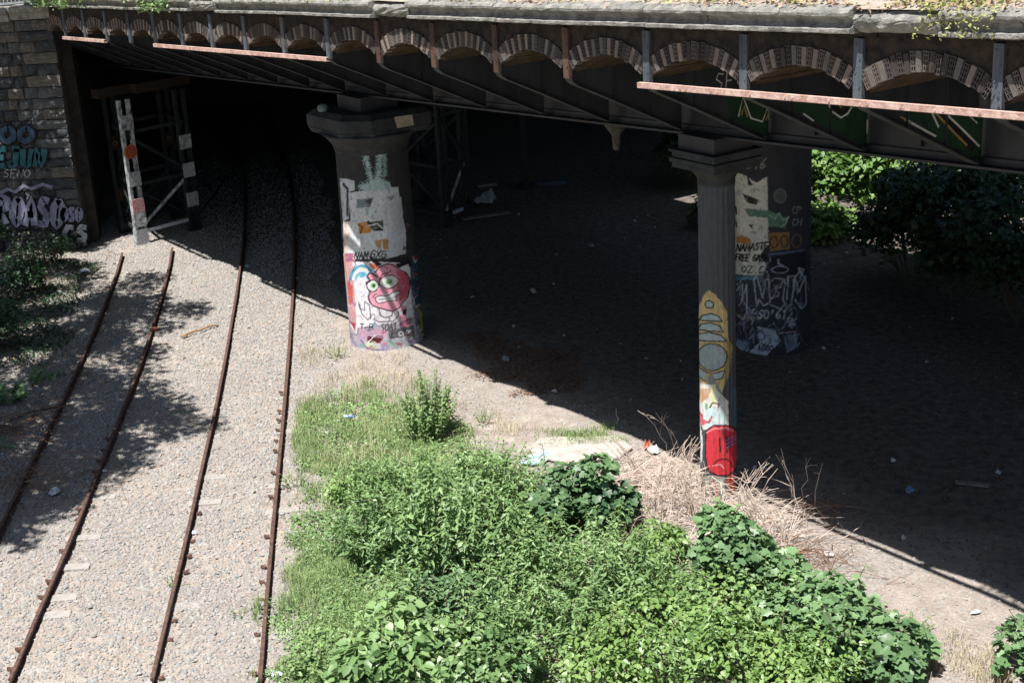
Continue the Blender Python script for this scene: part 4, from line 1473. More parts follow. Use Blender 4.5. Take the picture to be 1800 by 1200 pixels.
for a, b in (((-17.5, 66), (14, 74)), ((13.0, 52), (14, 74))):
    rw.beam((*a, 3.0), (*b, 3.0), .5, 6.6)
tag(rw.build('sky_block_wall', M_DKW), 'added dark masonry wall keeping sky light out of the far end of the yard under the bridge', 'wall', kind='thing')

# concrete slab by the weeds
sl = MB().prism([tuple(ground_pt(*p)[:2]) for p in SLAB_PX[::-1]], .0, .055).build('concrete_slab', mat('worn_pale_concrete', hexc('a29b94'), hexc('bfb8af'), 5, .95, .6, 12), bevel=.012)
tag(sl, 'worn pale concrete slab lying in the dirt beside the dry stalks', 'slab')

# ------------------------------------------------------------------ plants
LEAF = {
 'lance': (np.array([(0, 0, 0), (.38, .17, .03), (.38, 0, -.02), (.38, -.17, .03), (.75, .10, -.01), (.75, -.10, -.01), (1, 0, -.10)]),
           np.array([(0, 2, 1), (0, 3, 2), (1, 2, 4), (2, 3, 5), (2, 6, 4), (2, 5, 6)])),
 'lobed': (np.array([(.10, 0, 0), (-.02, .26, .0), (.15, .50, .03), (.38, .36, .02), (.66, .43, -.01), (.74, .22, .02), (1, 0, -.06), (.74, -.22, .02), (.66, -.43, -.01), (.38, -.36, .02), (.15, -.50, .03), (-.02, -.26, .0), (.45, 0, -.04)]),
           np.array([(12, a, b) for a, b in ((0, 11), (11, 10), (10, 9), (9, 8), (8, 7), (7, 6), (6, 5), (5, 4), (4, 3), (3, 2), (2, 1), (1, 0))])),
 'heart': (np.array([(.1, 0, 0), (0, .22, .02), (.2, .4, .04), (.6, .3, .0), (1, 0, -.1), (.6, -.3, .0), (.2, -.4, .04), (0, -.22, .02), (.45, 0, -.04)]),
           np.array([(8, b, a) for a, b in ((0, 1), (1, 2), (2, 3), (3, 4), (4, 5), (5, 6), (6, 7), (7, 0))])),
 'small': (np.array([(0, 0, 0), (.5, .28, .03), (1, 0, -.05), (.5, -.28, .03)]), np.array([(0, 2, 1), (0, 3, 2)])),
}
M_NET = leaf_mat('nettle_leaf', hexc('42653a'), hexc('90ae70'), .2, .42)
M_IVY = leaf_mat('ivy_leaf', hexc('35543a'), hexc('7a9a66'), .14, .45)
M_YEL = leaf_mat('yellow_green_leaf', hexc('52773c'), hexc('98b46a'), .22, .42)
M_GRS = leaf_mat('grass_blade', hexc('68824a'), hexc('a8ba80'), .2, .7)
M_WEED = leaf_mat('grey_green_weed_leaf', hexc('52703f'), hexc('96b274'), .2)
M_BRAM_SHADE = leaf_mat('bramble_shade_leaf', hexc('20362a'), hexc('426238'), .15)  # also for bushes under the deck; shade deepened in the leaf colour
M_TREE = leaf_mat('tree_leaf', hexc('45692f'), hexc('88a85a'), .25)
M_VERGE = leaf_mat('verge_weed_leaf', hexc('75723a'), hexc('b3bd76'), .15, .8)
M_VRED = leaf_mat('reddish_stonecrop', hexc('8d6a55'), hexc('c0a98c'), .1, .8)
M_STEM = mat('green_stem', hexc('5d6e38'), hexc('7f8a4e'), 8)
M_WOOD = mat('grey_brown_bark', hexc('4a4038'), hexc('6d6054'), 8, .95, .5, 30)
M_DRY = mat('dry_straw_stalk', hexc('ae9b8d'), hexc('decfc1'), 5, .9)
M_DRYB = mat('dry_brown_twig', hexc('6b5142'), hexc('947560'), 5, .9)


def leaves(name, pos, az, pitch, size, kind, m, parent=None, roll=None, tone=None):
    T, Ft = LEAF[kind]
    n = len(pos)
    if roll is None:
        roll = RNG.normal(0, .45, n)
    d = np.stack([np.cos(az) * np.cos(pitch), np.sin(az) * np.cos(pitch), np.sin(pitch)], 1)
    s = np.stack([-np.sin(az), np.cos(az), np.zeros(n)], 1)
    u = np.cross(d, s)
    s2 = s * np.cos(roll)[:, None] + u * np.sin(roll)[:, None]
    u2 = np.cross(d, s2)
    V = pos[:, None, :] + size[:, None, None] * (T[None, :, 0:1] * d[:, None, :] + T[None, :, 1:2] * s2[:, None, :] * RNG.uniform(.8, 1.15, (n, 1, 1)) + T[None, :, 2:3] * u2[:, None, :] * RNG.uniform(.5, 2.2, (n, 1, 1)))
    Fc = (Ft[None] + (np.arange(n) * len(T))[:, None, None]).reshape(-1, 3)
    if tone is None:
        tone = RNG.beta(2, 2, n)
    return np_mesh(name, V.reshape(-1, 3), Fc, m, parent, tone=np.repeat(tone, len(T)))


def stem_tubes(paths, r):
    b = MB()
    for p in paths:
        b.tube(p, r, 4, r * .5)
    return b


def shrub(px, rad, h, kind, label, m, n_stems=45, size=.12, name='shrub', cat='plant', group=None, base=None, droop=.35, node=.075, lean=.5, zbase=0.0, stem_m=None, tone_shift=0.0):
    """stems rising from a patch of ground and leaning outwards, leaves in pairs or spirals along them"""
    P0 = np.array(base if base is not None else ground_pt(*px), float)
    P0[2] = zbase
    t = empty(name, P0)
    tag(t, label, cat, group)
    paths, pos, az, pit, siz, ton = [], [], [], [], [], []
    for i in range(n_stems):
        a = RNG.uniform(0, 2 * pi)
        rr = sqrt(RNG.random()) * rad
        hh = h * RNG.uniform(.55, 1.05) * (1 - .45 * (rr / rad) ** 2)
        b = np.array([cos(a) * rr * .65, sin(a) * rr * .65, 0])
        top = np.array([cos(a) * rr * (1 + lean * .5), sin(a) * rr * (1 + lean * .5), hh]) + RNG.normal(0, .06, 3)
        mid = (b + top) / 2 + np.array([0, 0, hh * .12])
        pts = np.array([b, (b + mid) / 2, mid, (mid + top) / 2 + (0, 0, .03 * hh), top])
        paths.append(pts)
        L = np.linalg.norm(top - b)
        nn = max(3, int(L / node))
        a0 = RNG.uniform(0, 2 * pi)
        tb = RNG.beta(2, 2)
        for k in range(nn):
            f = .12 + .88 * (k + 1) / nn
            p = pts[0] * (1 - f) + pts[-1] * f + np.array([0, 0, hh * .14 * 4 * f * (1 - f)])
            for s in (0, pi):
                pos.append(p)
                az.append(a0 + s + (k % 2) * pi / 2 + RNG.normal(0, .35))
                pit.append(-droop + .55 * f ** 2 + RNG.normal(0, .28))
                siz.append(size * (1.1 - .55 * f ** 3) * RNG.uniform(.65, 1.25))
                ton.append(np.clip(.6 * tb + .4 * RNG.random() + .22 * (f - .6) + tone_shift, 0, 1))
    stem_tubes(paths, .006).build('stem', stem_m or M_STEM, t)['kind'] = 'stuff'
    leaves('foliage', np.array(pos), np.array(az), np.array(pit), np.array(siz), kind, m, t, tone=np.array(ton))
    return t


def mound(px, rad, h, kind, label, m, n=1500, size=.11, name='shrub', cat='plant', group=None, base=None, squash=.8, zbase=0.0, shell=.35, tone_shift=0.0, wood=None):
    """climber heaped into a mound: leaves turned outwards on several lumps"""
    P0 = np.array(base if base is not None else ground_pt(*px), float)
    P0[2] = zbase
    t = empty(name, P0)
    tag(t, label, cat, group)
    nl = max(4, int(5 + rad * 4))
    lumps = []
    for i in range(nl):
        a, rr = RNG.uniform(0, 2 * pi), sqrt(RNG.random()) * rad * .75
        lr = rad * RNG.uniform(.3, .55)
        lumps.append((cos(a) * rr, sin(a) * rr, max(lr * .4, h * RNG.uniform(.3, .8) * (1 - .4 * (rr / rad) ** 2)), lr, RNG.uniform(-.2, .2)))
    lumps = np.array(lumps)
    pick = RNG.integers(0, nl, n)
    v = RNG.normal(0, 1, (n, 3))
    v[:, 2] = np.abs(v[:, 2]) * RNG.choice([1, 1, 1, -.5], n)
    v /= np.linalg.norm(v, axis=1)[:, None]
    q = lumps[pick]
    rr = q[:, 3] * (1 - shell * RNG.random(n) ** 1.5) * (1 + .25 * (vnoise(v[:, 0] * 3 + q[:, 0] * 9, v[:, 1] * 3 + v[:, 2] * 3, 6) - .5))
    pos = q[:, :3] + v * rr[:, None] * [1, 1, squash]
    pos[:, 2] = np.maximum(pos[:, 2], .04 + .05 * RNG.random(n))
    az = np.arctan2(v[:, 1], v[:, 0]) + RNG.normal(0, .7, n)
    pit = -.25 - .35 * v[:, 2] * 0 + RNG.normal(0, .35, n)
    ton = np.clip(.55 * RNG.beta(2, 2, n) + .25 + q[:, 4] + .25 * (vnoise(pos[:, 0] * 2, pos[:, 1] * 2 + pos[:, 2] * 2, 3) - .5) + tone_shift, 0, 1)
    ns_ = int(rad * 9)
    ex = [[], [], [], [], []]
    shoot_paths = []
    for k in range(ns_ if h < 3 else 0):
        l = lumps[RNG.integers(0, nl)]
        b0 = l[:3] + np.array([RNG.normal(0, .5) * l[3], RNG.normal(0, .5) * l[3], l[3] * .35])
        tp = b0 + np.array([RNG.normal(0, .16), RNG.normal(0, .16), RNG.uniform(.18, .45)])
        shoot_paths.append(np.array([b0, (b0 + tp) / 2 + RNG.normal(0, .02, 3), tp]))
        for j in range(5):
            ex[0].append(b0 + (tp - b0) * (j + 1) / 5)
            ex[1].append(RNG.uniform(0, 2 * pi)); ex[2].append(RNG.normal(-.1, .3)); ex[3].append(size * (1.05 - .13 * j) * RNG.uniform(.7, 1.2)); ex[4].append(np.clip(.55 + .08 * j + RNG.normal(0, .12) + tone_shift, 0, 1))
    sz_ = size * RNG.uniform(.6, 1.25, n)
    if ns_ and h < 3:
        pos, az, pit = np.concatenate([pos, ex[0]]), np.concatenate([az, ex[1]]), np.concatenate([pit, ex[2]])
        sz_, ton = np.concatenate([sz_, ex[3]]), np.concatenate([ton, ex[4]])
    n = len(pos)
    paths = shoot_paths
    for l in lumps:
        for k in range(5):
            e = l[:3] + RNG.normal(0, .5, 3) * l[3] * .8
            e[2] = max(e[2], .1)
            paths.append(np.array([(l[0] * .3, l[1] * .3, 0), (l[0] * .7, l[1] * .7, e[2] * .6), e]))
    stem_tubes(paths, .010 if wood is None else wood).build('stem', M_WOOD, t)['kind'] = 'stuff'
    leaves('foliage', pos, az, pit, sz_, kind, m, t, tone=ton, roll=RNG.normal(0, .5, n))
    return t


GV = 'green weeds growing beside the track'
shrub((668, 985), .75, 1.3, 'lance', 'nettle clump at the rail side edge of the green weeds, below the grass', M_NET, 80, .15, group=GV, node=.085)
shrub((800, 995), .95, 1.75, 'lance', 'tallest nettle clump with drooping leaves and dark hollow at its foot', M_NET, 95, .18, group=GV, droop=.6, node=.09)
shrub((730, 890), 1.0, 1.15, 'lance', 'pale green nettle clump between the grass and the tallest nettles', M_NET, 85, .13, group=GV, tone_shift=.12)
shrub((860, 880), .9, 1.15, 'lance', 'nettle clump just left of the dark lobed ivy shrub', M_NET, 75, .13, group=GV, tone_shift=.1)
mound((1020, 930), .82, 1.35, 'lobed', 'dark blue green ivy shrub beside the heap of dry stalks', M_IVY, 1300, .15, group=GV, tone_shift=-.12)
shrub((960, 1030), .95, 1.15, 'lance', 'light green nettle clump in front of the dark ivy shrub', M_NET, 80, .13, group=GV, tone_shift=.08)
shrub((1080, 1075), .95, 1.25, 'lance', 'feathery nettle clump in the middle of the weeds below the dry stalks', M_NET, 90, .14, group=GV, tone_shift=.06)
shrub((960, 1150), 1.0, 1.15, 'lance', 'narrow leaved nettle clump at the bottom middle of the weeds', M_NET, 90, .14, group=GV)
mound((1255, 1050), .95, 1.55, 'lobed', 'glossy lobed climber with shoots standing up below the iron column', M_IVY, 1700, .14, group=GV, tone_shift=.15)
mound((1240, 1135), 1.1, .95, 'heart', 'small leaved yellow green creeper below the lobed climber', M_YEL, 2900, .085, group=GV)
mound((1420, 1110), 1.0, 1.15, 'lobed', 'broad leaved climber bordering the bare ground on the right', M_IVY, 1700, .15, group=GV, tone_shift=.2)
mound((1500, 1185), .95, .95, 'lobed', 'dark broad leaved climber at the bottom edge beside bare ground', M_IVY, 1300, .16, group=GV, tone_shift=.05)
mound((1350, 1205), 1.1, .85, 'heart', 'bright green creeper along the bottom edge of the weeds', M_YEL, 2600, .085, group=GV, tone_shift=.08)
mound((1130, 1190), 1.0, .8, 'heart', 'green creeper with tiny leaves below the feathery nettles', M_YEL, 2200, .08, group=GV)
mound((690, 1185), .9, .85, 'heart', 'bindweed mound with large heart shaped leaves near the bottom edge', M_NET, 1100, .15, group=GV, tone_shift=.1)
shrub((585, 1180), .6, .5, 'heart', 'low leafy weeds next to the last rail at the bottom edge', M_WEED, 50, .08, group=GV)
mound((800, 1085), .85, .5, 'heart', 'flat dark creeper patch between the grass and the nettles', M_IVY, 1100, .10, group=GV, tone_shift=.1)
mound((850, 1190), .9, .75, 'heart', 'mid green creeper between the bindweed and the bottom nettles', M_NET, 1500, .10, group=GV)
mound((650, 885), .7, .5, 'heart', 'low pale green creeper on the grass edge nearest the rail', M_YEL, 1100, .07, group=GV)
mound((900, 960), .8, .7, 'heart', 'creeper filling the gap under the light green nettles', M_NET, 1200, .10, group=GV)
mound((1160, 985), .7, .6, 'heart', 'creeper climbing into the foot of the dry stalk heap', M_YEL, 1100, .08, group=GV)
for px_, lb_ in (((1170, 1090), 'loose nettle stems between the feathery nettles and the lobed climber'), ((1330, 1120), 'loose nettle stems rising through the creeper in front of the lobed climber'), ((1240, 1205), 'loose nettle stems at the bottom edge in the yellow green creeper'),
                 ((720, 1110), 'loose nettle stems behind the bindweed mound'), ((1060, 1000), 'loose nettle stems below the dark ivy shrub'), ((880, 1100), 'loose nettle stems in the middle of the creeper'), ((1420, 1200), 'loose nettle stems at the bottom beside the broad leaved climber')):
    shrub(px_, .8, 1.15, 'lance', lb_, M_NET, 26, .13, group=GV, tone_shift=.12)
mound((1808, 1185), .5, .7, 'lobed', 'leafy climber cut off by the right edge of the ground', M_IVY, 420, .14, group=GV, tone_shift=.15)
shrub((757, 764), .55, 1.35, 'small', 'tall bushy goosefoot weed standing above the grass near the pink pillar', M_WEED, 80, .085, node=.055, group=GV, lean=.35)
shrub((1480, 1085), .28, .65, 'lobed', 'two leafy shoots poking up over the broad leaved climber', M_IVY, 7, .15, group=GV, tone_shift=.2)
shrub((1275, 960), .22, .85, 'lobed', 'single climbing shoot standing in front of the iron column', M_IVY, 5, .16, group=GV, tone_shift=.2)
shrub((1600, 1105), .3, .25, 'small', 'thin low weed trailing over the bare ground at the right', M_YEL, 16, .06, group=GV)
shrub((850, 740), .18, .3, 'small', 'little weed sprouting in the dirt right of the goosefoot', M_WEED, 14, .05, group=GV)
shrub((595, 628), .22, .25, 'small', 'small green tuft in the gravel at the foot of the pink pillar', M_WEED, 18, .05, group=GV)
shrub((303, 1028), .12, .18, 'small', 'tiny weed growing against the third rail from the bushes', M_WEED, 10, .045, group=GV)
shrub((520, 855), .25, .3, 'small', 'small weed hugging the last rail beside the grass', M_WEED, 20, .05, group=GV)
shrub((425, 1085), .15, .14, 'small', 'sparse weed in the ballast between the last two rails near the bottom', M_WEED, 8, .05, group=GV)

# low ground cover and grass: nobody could count these
def cover(name, poly, n, size, hmax, kind, m, label, thr=.35, sc=.9, seed=3, pitch=-.1, shift=0.0):
    G = np.array([ground_pt(*p)[:2] for p in poly])
    X, Y = scatter(n * 3, G[:, 0].min(), G[:, 0].max(), G[:, 1].min(), G[:, 1].max())
    k = inside(X + 1.1 * (vnoise(X * 1.6, Y * 1.6, 90) - .5) + RNG.normal(0, .10, len(X)), Y + 1.1 * (vnoise(X * 1.6, Y * 1.6, 91) - .5) + RNG.normal(0, .10, len(X)), G)
    k &= (vnoise(X * sc, Y * sc, seed) * .7 + vnoise(X * sc * 3, Y * sc * 3, seed + 1) * .3 + RNG.normal(0, .08, len(X))) > thr
    X, Y = X[k][:n], Y[k][:n]
    n = len(X)
    hb = vnoise(X * 2.2, Y * 2.2, seed + 5)
    pos = np.stack([X, Y, ground_z(X, Y) + .01 + hmax * hb * RNG.random(n)], 1)
    o = leaves(name, pos, RNG.uniform(0, 2 * pi, n), RNG.normal(pitch, .4, n), size * RNG.uniform(.6, 1.3, n), kind, m, tone=np.clip(.5 * RNG.random(n) + .5 * vnoise(X * 1.3, Y * 1.3, seed + 9) + shift, 0, 1))
    tag(o, label, kind='stuff')


def grass(name, poly, n, h, m, label, thr=.35, seed=11, sc=.9):
    G = np.array([ground_pt(*p)[:2] for p in poly])
    X, Y = scatter(n * 3, G[:, 0].min(), G[:, 0].max(), G[:, 1].min(), G[:, 1].max())
    k = inside(X + 1.1 * (vnoise(X * 1.6, Y * 1.6, 90) - .5) + RNG.normal(0, .12, len(X)), Y + 1.1 * (vnoise(X * 1.6, Y * 1.6, 91) - .5) + RNG.normal(0, .12, len(X)), G) & (np.abs(X - np.interp(Y, p4[:, 1], p4[:, 0]) - .05) > .14) & ((vnoise(X * sc, Y * sc, seed) * .65 + vnoise(X * sc * 4, Y * sc * 4, seed + 1) * .35 + RNG.normal(0, .07, len(X))) > thr)
    X, Y = X[k][:n], Y[k][:n]
    n = len(X)
    a, ln = RNG.uniform(0, 2 * pi, n), h * RNG.uniform(.45, 1.2, n) * (.5 + vnoise(X * 1.5, Y * 1.5, seed + 3))
    b = RNG.uniform(.15, .9, n)
    d = np.stack([np.cos(a), np.sin(a), np.zeros(n)], 1)
    s = np.stack([-np.sin(a), np.cos(a), np.zeros(n)], 1) * .004
    P = np.stack([X, Y, ground_z(X, Y) - .02], 1)
    mid = P + d * (ln * b * .3)[:, None] + np.array([0, 0, 1]) * (ln * .62)[:, None]
    tip = P + d * (ln * b * .9)[:, None] + np.array([0, 0, 1]) * (ln * (1 - .35 * b))[:, None]
    V = np.stack([P - s, P + s, mid - s * .8, mid + s * .8, tip], 1)
    Ft = np.array([(0, 1, 3), (0, 3, 2), (2, 3, 4)])
    Fc = (Ft[None] + (np.arange(n) * 5)[:, None, None]).reshape(-1, 3)
    o = np_mesh(name, V.reshape(-1, 3), Fc, m, tone=np.repeat(np.clip(.45 * RNG.random(n) + .55 * vnoise(X, Y, seed + 7), 0, 1), 5))
    tag(o, label, kind='stuff')


BIG = [(520, 740), (600, 690), (700, 700), (800, 770), (920, 810), (960, 830), (1090, 890), (1180, 960), (1330, 1000), (1420, 1030), (1560, 1080), (1600, 1210), (500, 1215), (500, 1100), (545, 980), (560, 850)]
cover('ground_cover', BIG, 26000, .06, .16, 'heart', M_NET, 'low leafy ground cover under the tall weeds', .30, .8, 3, shift=.1)
cover('yellow_ground_cover', BIG, 12000, .05, .14, 'heart', M_YEL, 'yellow green leafy ground cover among the weeds', .45, .7, 14)
grass('grass', [(505, 760), (560, 690), (640, 665), (720, 690), (800, 740), (850, 790), (760, 860), (640, 900), (530, 870)], 12000, .24, M_GRS, 'long grass between the rail and the goosefoot weed', .48, 11, 1.7)
cover('ground_cover', [(520, 770), (570, 690), (640, 670), (730, 690), (820, 760), (860, 800), (760, 880), (640, 910), (530, 880)], 9000, .05, .18, 'small', M_WEED, 'small leaved weeds mixed through the grass', .45, 1.6, 63, shift=.1)
grass('grass', [(480, 960), (560, 940), (640, 1000), (700, 1100), (620, 1210), (470, 1210)], 7000, .18, M_GRS, 'short grass along the last rail at the bottom', .48, 31, 1.7)
cover('ground_cover', [(490, 960), (560, 940), (640, 1000), (720, 1100), (640, 1215), (480, 1215)], 9000, .05, .14, 'small', M_WEED, 'small leaved weeds along the last rail', .36, 1.5, 67, shift=.1)
grass('grass', [(520, 600), (640, 610), (760, 670), (900, 720), (960, 760), (880, 800), (700, 700), (560, 690)], 5000, .18, leaf_mat('straw_grass', hexc('a2977a'), hexc('d0c6a8'), .15, .8), 'thin straw coloured grass on the dirt below the pink pillar', .50, 41, 1.3)
grass('grass', [(1520, 1100), (1640, 1090), (1760, 1160), (1790, 1215), (1560, 1215)], 1500, .12, leaf_mat('straw_grass', None, None), 'sparse dry grass on the bare ground at the right', .5, 51, 1.3)
grass('grass', [(960, 765), (1080, 745), (1130, 770), (1040, 785), (940, 790)], 1800, .16, M_GRS, 'grass fringe behind the concrete slab', .45, 61, 1.5)

grass('grass', [(510, 760), (570, 690), (650, 665), (740, 690), (840, 770), (860, 800), (760, 880), (640, 910), (510, 900)], 2200, .26, MATS['straw_grass'], 'dry straw mixed through the long grass', .45, 87, 1.8)
# weeds and stonecrop over the cornice
def verge(n, x0, x1, y0, y1, kind, m, size, label, thr, seed, hmax, hang=0.0):
    X, Y = scatter(n * 3, x0, x1, y0, y1)
    nv = vnoise(X * .8, Y * 1.4, seed) * .6 + vnoise(X * 2.4, Y * 3, seed + 1) * .4
    k = nv + RNG.normal(0, .05, len(X)) > thr + np.clip((-2.45 - Y) * hang, 0, 1)
    X, Y, nv = X[k][:n], Y[k][:n], nv[k][:n]
    n = len(X)
    over = np.clip(-2.62 - Y, 0, 1)
    Yc = np.where(over > 0, -2.66 - over * .25, Y)
    Z = zf(X) + np.interp(Y, [-2.54, -2.3, -1.4, 0, 3, 7], [1.09, 1.14, 1.24, 1.38, 1.62, 1.8]) + hmax * np.clip(nv - thr, 0, .4) * 2.5 * RNG.random(n) - over * 1.1
    W = BO + BX * X[:, None] + BY * Yc[:, None]
    pos = np.stack([W[:, 0], W[:, 1], Z], 1)
    o = leaves('verge_weeds', pos, RNG.uniform(0, 2 * pi, n), RNG.normal(.1, .5, n), size * RNG.uniform(.6, 1.4, n), kind, m)
    tag(o, label, kind='stuff')


verge(24000, -6, 16.5, -2.5, 2.5, 'small', M_VERGE, .08, 'yellow green stonecrop on the bridge verge', .35, 71, .20)
verge(14000, -8, 16.5, -2.62, 2.5, 'small', M_VRED, .07, 'reddish dry stonecrop on the bridge verge', .44, 75, .15)
verge(9000, -25, -7, -2.66, 2, 'small', M_VERGE, .08, 'weeds along the far half of the bridge verge', .45, 81, .3)
verge(9000, -25.5, -14.5, -2.95, -1.2, 'small', M_WEED, .10, 'bushy weeds spilling over the far end of the cornice', .36, 85, .4, .25)
verge(420, 6.2, 7.3, -2.9, -2.2, 'small', M_VERGE, .055, 'stonecrop trailing over the nearest cornice stone', .3, 91, .08)

# dark bushes on the left bank
GL = 'dark bushes on the bank left of the tracks'
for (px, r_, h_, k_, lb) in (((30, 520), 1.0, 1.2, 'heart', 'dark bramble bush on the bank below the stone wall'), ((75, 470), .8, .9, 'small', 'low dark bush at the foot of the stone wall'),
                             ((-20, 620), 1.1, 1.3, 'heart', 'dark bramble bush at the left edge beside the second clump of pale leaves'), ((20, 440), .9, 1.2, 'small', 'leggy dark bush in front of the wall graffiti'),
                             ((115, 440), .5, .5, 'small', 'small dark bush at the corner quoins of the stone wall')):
    mound(px, r_, h_, k_, lb, M_BRAM_SHADE, 1300, .10, group=GL)
shrub((5, 705), .5, .5, 'lobed', 'pale leafy weed at the left edge near the dead branches', M_IVY, 22, .14, group=GL, tone_shift=.2)
shrub((80, 668), .35, .3, 'lance', 'broad leaved low weed between the dark bramble and the first rail', M_IVY, 16, .16, group=GL, tone_shift=.15)
shrub((-5, 790), .3, .3, 'small', 'small green weed at the left edge by the first rail', M_WEED, 14, .08, group=GL)
cover('ground_cover', [(-40, 500), (120, 440), (170, 470), (120, 540), (90, 640), (-40, 720)], 5000, .07, .15, 'heart', M_BRAM_SHADE, 'dark ground cover on the left bank', .45, .8, 23)

# trees on the left bank whose crowns hang over the tracks above the picture
def clump_tree(trunk, clumps, label, m, nleaf, size, name='tree', rad=.8, tr=.22, group=None):
    t = empty(name, trunk)
    tag(t, label, 'tree', group)
    o = np.array(trunk, float)
    C_ = np.array(clumps, float) - o
    top = C_.mean(0) * [.35, .35, .72]
    tk = MB().tube([(0, 0, -.2), (.1, .05, top[2] * .4), (top[0] * .5, top[1] * .5, top[2] * .75), top], tr, 8, tr * .5)
    for c in C_[:: max(1, len(C_) // 24)]:
        tk.tube([top * .8, (top * .8 + c) / 2 + (0, 0, .3), c], tr * .28, 5, .02)
    tk.build('trunk', M_WOOD, t)
    n = nleaf
    q = C_[RNG.integers(0, len(C_), n)]
    v = RNG.normal(0, 1, (n, 3))
    v /= np.linalg.norm(v, axis=1)[:, None]
    pos = q + v * (rad * RNG.random(n) ** .5)[:, None] * [1, 1, .7]
    leaves('crown', pos, RNG.uniform(0, 2 * pi, n), RNG.normal(-.3, .5, n), size * RNG.uniform(.6, 1.3, n), 'small' if size < .21 else 'heart', m, t)
    return t


sdir = np.array(SUN.normalized())
SHADE = [(-120, 420), (0, 452), (130, 455), (225, 462), (285, 490), (365, 538), (260, 590), (255, 650), (385, 730), (335, 790), (235, 830), (140, 900), (0, 955), (-200, 900)]
def lifted(pts_ground, z0, z1):
    out = []
    for p in pts_ground:
        z = RNG.uniform(z0, z1)
        out.append(p - sdir * ((z - p[2]) / -sdir[2]))
    return out
pts = []
SP = np.array(SHADE, float)
while len(pts) < 400:
    x, y = RNG.uniform(-110, 390), RNG.uniform(420, 955)
    if inside(np.array([x]), np.array([y]), SP)[0]:
        g_ = ground_pt(x, y)
        edge = np.interp(y, [440, 540, 600, 720, 830, 955], [240, 345, 225, 365, 220, 15])
        if RNG.random() < np.clip((edge - x) / 160 + .25, .12, 1):
            pts.append(g_)
near = [p for p in pts if p[1] < 33]
farp = [p for p in pts if p[1] >= 33]
clump_tree((-15.0, 27.0, 0), lifted(near, 9.3, 12.0), 'leafy tree on the left bank with branches over the first two rails', M_TREE, 25000, .20, rad=.62, group='trees on the left bank')
clump_tree((-16.5, 34.5, 0), lifted(farp, 9.3, 12.0), 'leafy tree on the left bank nearer the stone wall', M_TREE, 22000, .20, rad=.6, group='trees on the left bank')
wp = []
while len(wp) < 62:
    x, z = RNG.uniform(-19, -12.3), RNG.uniform(-.2, 7.4)
    if vnoise(np.array([x * 1.1 + z * .5]), np.array([z * .35]), 2)[0] > .52:
        wp.append(np.array([x, 42.5, z]))
clump_tree((-18.5, 39, 0), lifted(wp, 10.0, 13.5), 'leafy tree on the left bank shading the stone wall', M_TREE, 9500, .20, rad=.5, group='trees on the left bank')

# bushes and trees behind the bridge
GB = 'bushes beyond the far side of the bridge'
def bb(x, y):
    return b2w(x, y)
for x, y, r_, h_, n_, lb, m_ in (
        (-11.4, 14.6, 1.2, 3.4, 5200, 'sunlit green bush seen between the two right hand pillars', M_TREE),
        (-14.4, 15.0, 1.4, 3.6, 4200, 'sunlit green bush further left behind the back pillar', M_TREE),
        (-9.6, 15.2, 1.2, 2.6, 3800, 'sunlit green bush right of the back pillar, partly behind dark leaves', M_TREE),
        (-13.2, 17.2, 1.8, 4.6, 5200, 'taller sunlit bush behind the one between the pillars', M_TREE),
        (-17.6, 15.4, 1.4, 3.6, 4200, 'bush beyond the fluted column, mostly in shade', M_BRAM_SHADE),
        (-6.0, 12.0, 1.2, 3.0, 3600, 'dark thin leaved bush right of the sunlit bush', M_BRAM_SHADE),
        (-4.2, 11.4, 1.4, 3.6, 5200, 'dark bush with bright leaf specks under the far edge of the bridge', M_BRAM_SHADE),
        (-1.8, 11.0, 1.5, 3.6, 5200, 'dark bush between the specked bush and the right edge', M_BRAM_SHADE),
        (.8, 10.6, 1.5, 3.6, 5200, 'dark bush near the right edge under the far side of the bridge', M_BRAM_SHADE),
        (3.2, 10.2, 1.5, 3.6, 4600, 'dark bush furthest right under the far side of the bridge', M_BRAM_SHADE),
        (-6.6, 14.0, 1.5, 4.4, 4600, 'dense dark tree behind the specked bush', M_BRAM_SHADE),
        (-3.2, 13.6, 1.7, 4.6, 5200, 'dense dark tree behind the dark bushes', M_BRAM_SHADE),
        (.2, 13.2, 1.7, 4.6, 5200, 'dense dark tree behind the right hand bush', M_BRAM_SHADE),
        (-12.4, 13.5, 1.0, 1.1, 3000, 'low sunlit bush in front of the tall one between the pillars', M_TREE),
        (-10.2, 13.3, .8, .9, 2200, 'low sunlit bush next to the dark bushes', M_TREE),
        (-11.2, 12.6, .8, .5, 1500, 'low dark bush at the foot of the sunlit bush', M_BRAM_SHADE),
        (-13.6, 12.2, .9, .6, 1500, 'low dark bush behind the back pillar', M_BRAM_SHADE)):
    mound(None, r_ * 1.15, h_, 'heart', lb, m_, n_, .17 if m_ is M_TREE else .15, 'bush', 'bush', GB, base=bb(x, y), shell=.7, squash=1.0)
# tall trees added beyond the bridge to block sky light
for i, (x, y) in enumerate(((-22, 25), (-16, 26), (-10, 25.5), (-4, 24.5), (2, 24))):
    B0 = bb(x, y)
    cl = [B0 + np.array([RNG.normal(0, 1.7), RNG.normal(0, 1.7), RNG.uniform(1.0, 10)]) for _ in range(40)]
    clump_tree(tuple(B0), cl, ('tall tree added to block sky light behind the sunlit bushes', 'tall tree added to block sky light directly beyond the sunlit bush', 'tall tree added to block sky light beyond the gap right of the back pillar', 'tall tree added to block sky light beyond the dark bushes', 'tall tree added to block sky light beyond the bushes on the far right')[i], M_TREE, 4200, .24, 'tree', 1.1, .2, 'added sky blocking trees beyond the bridge')

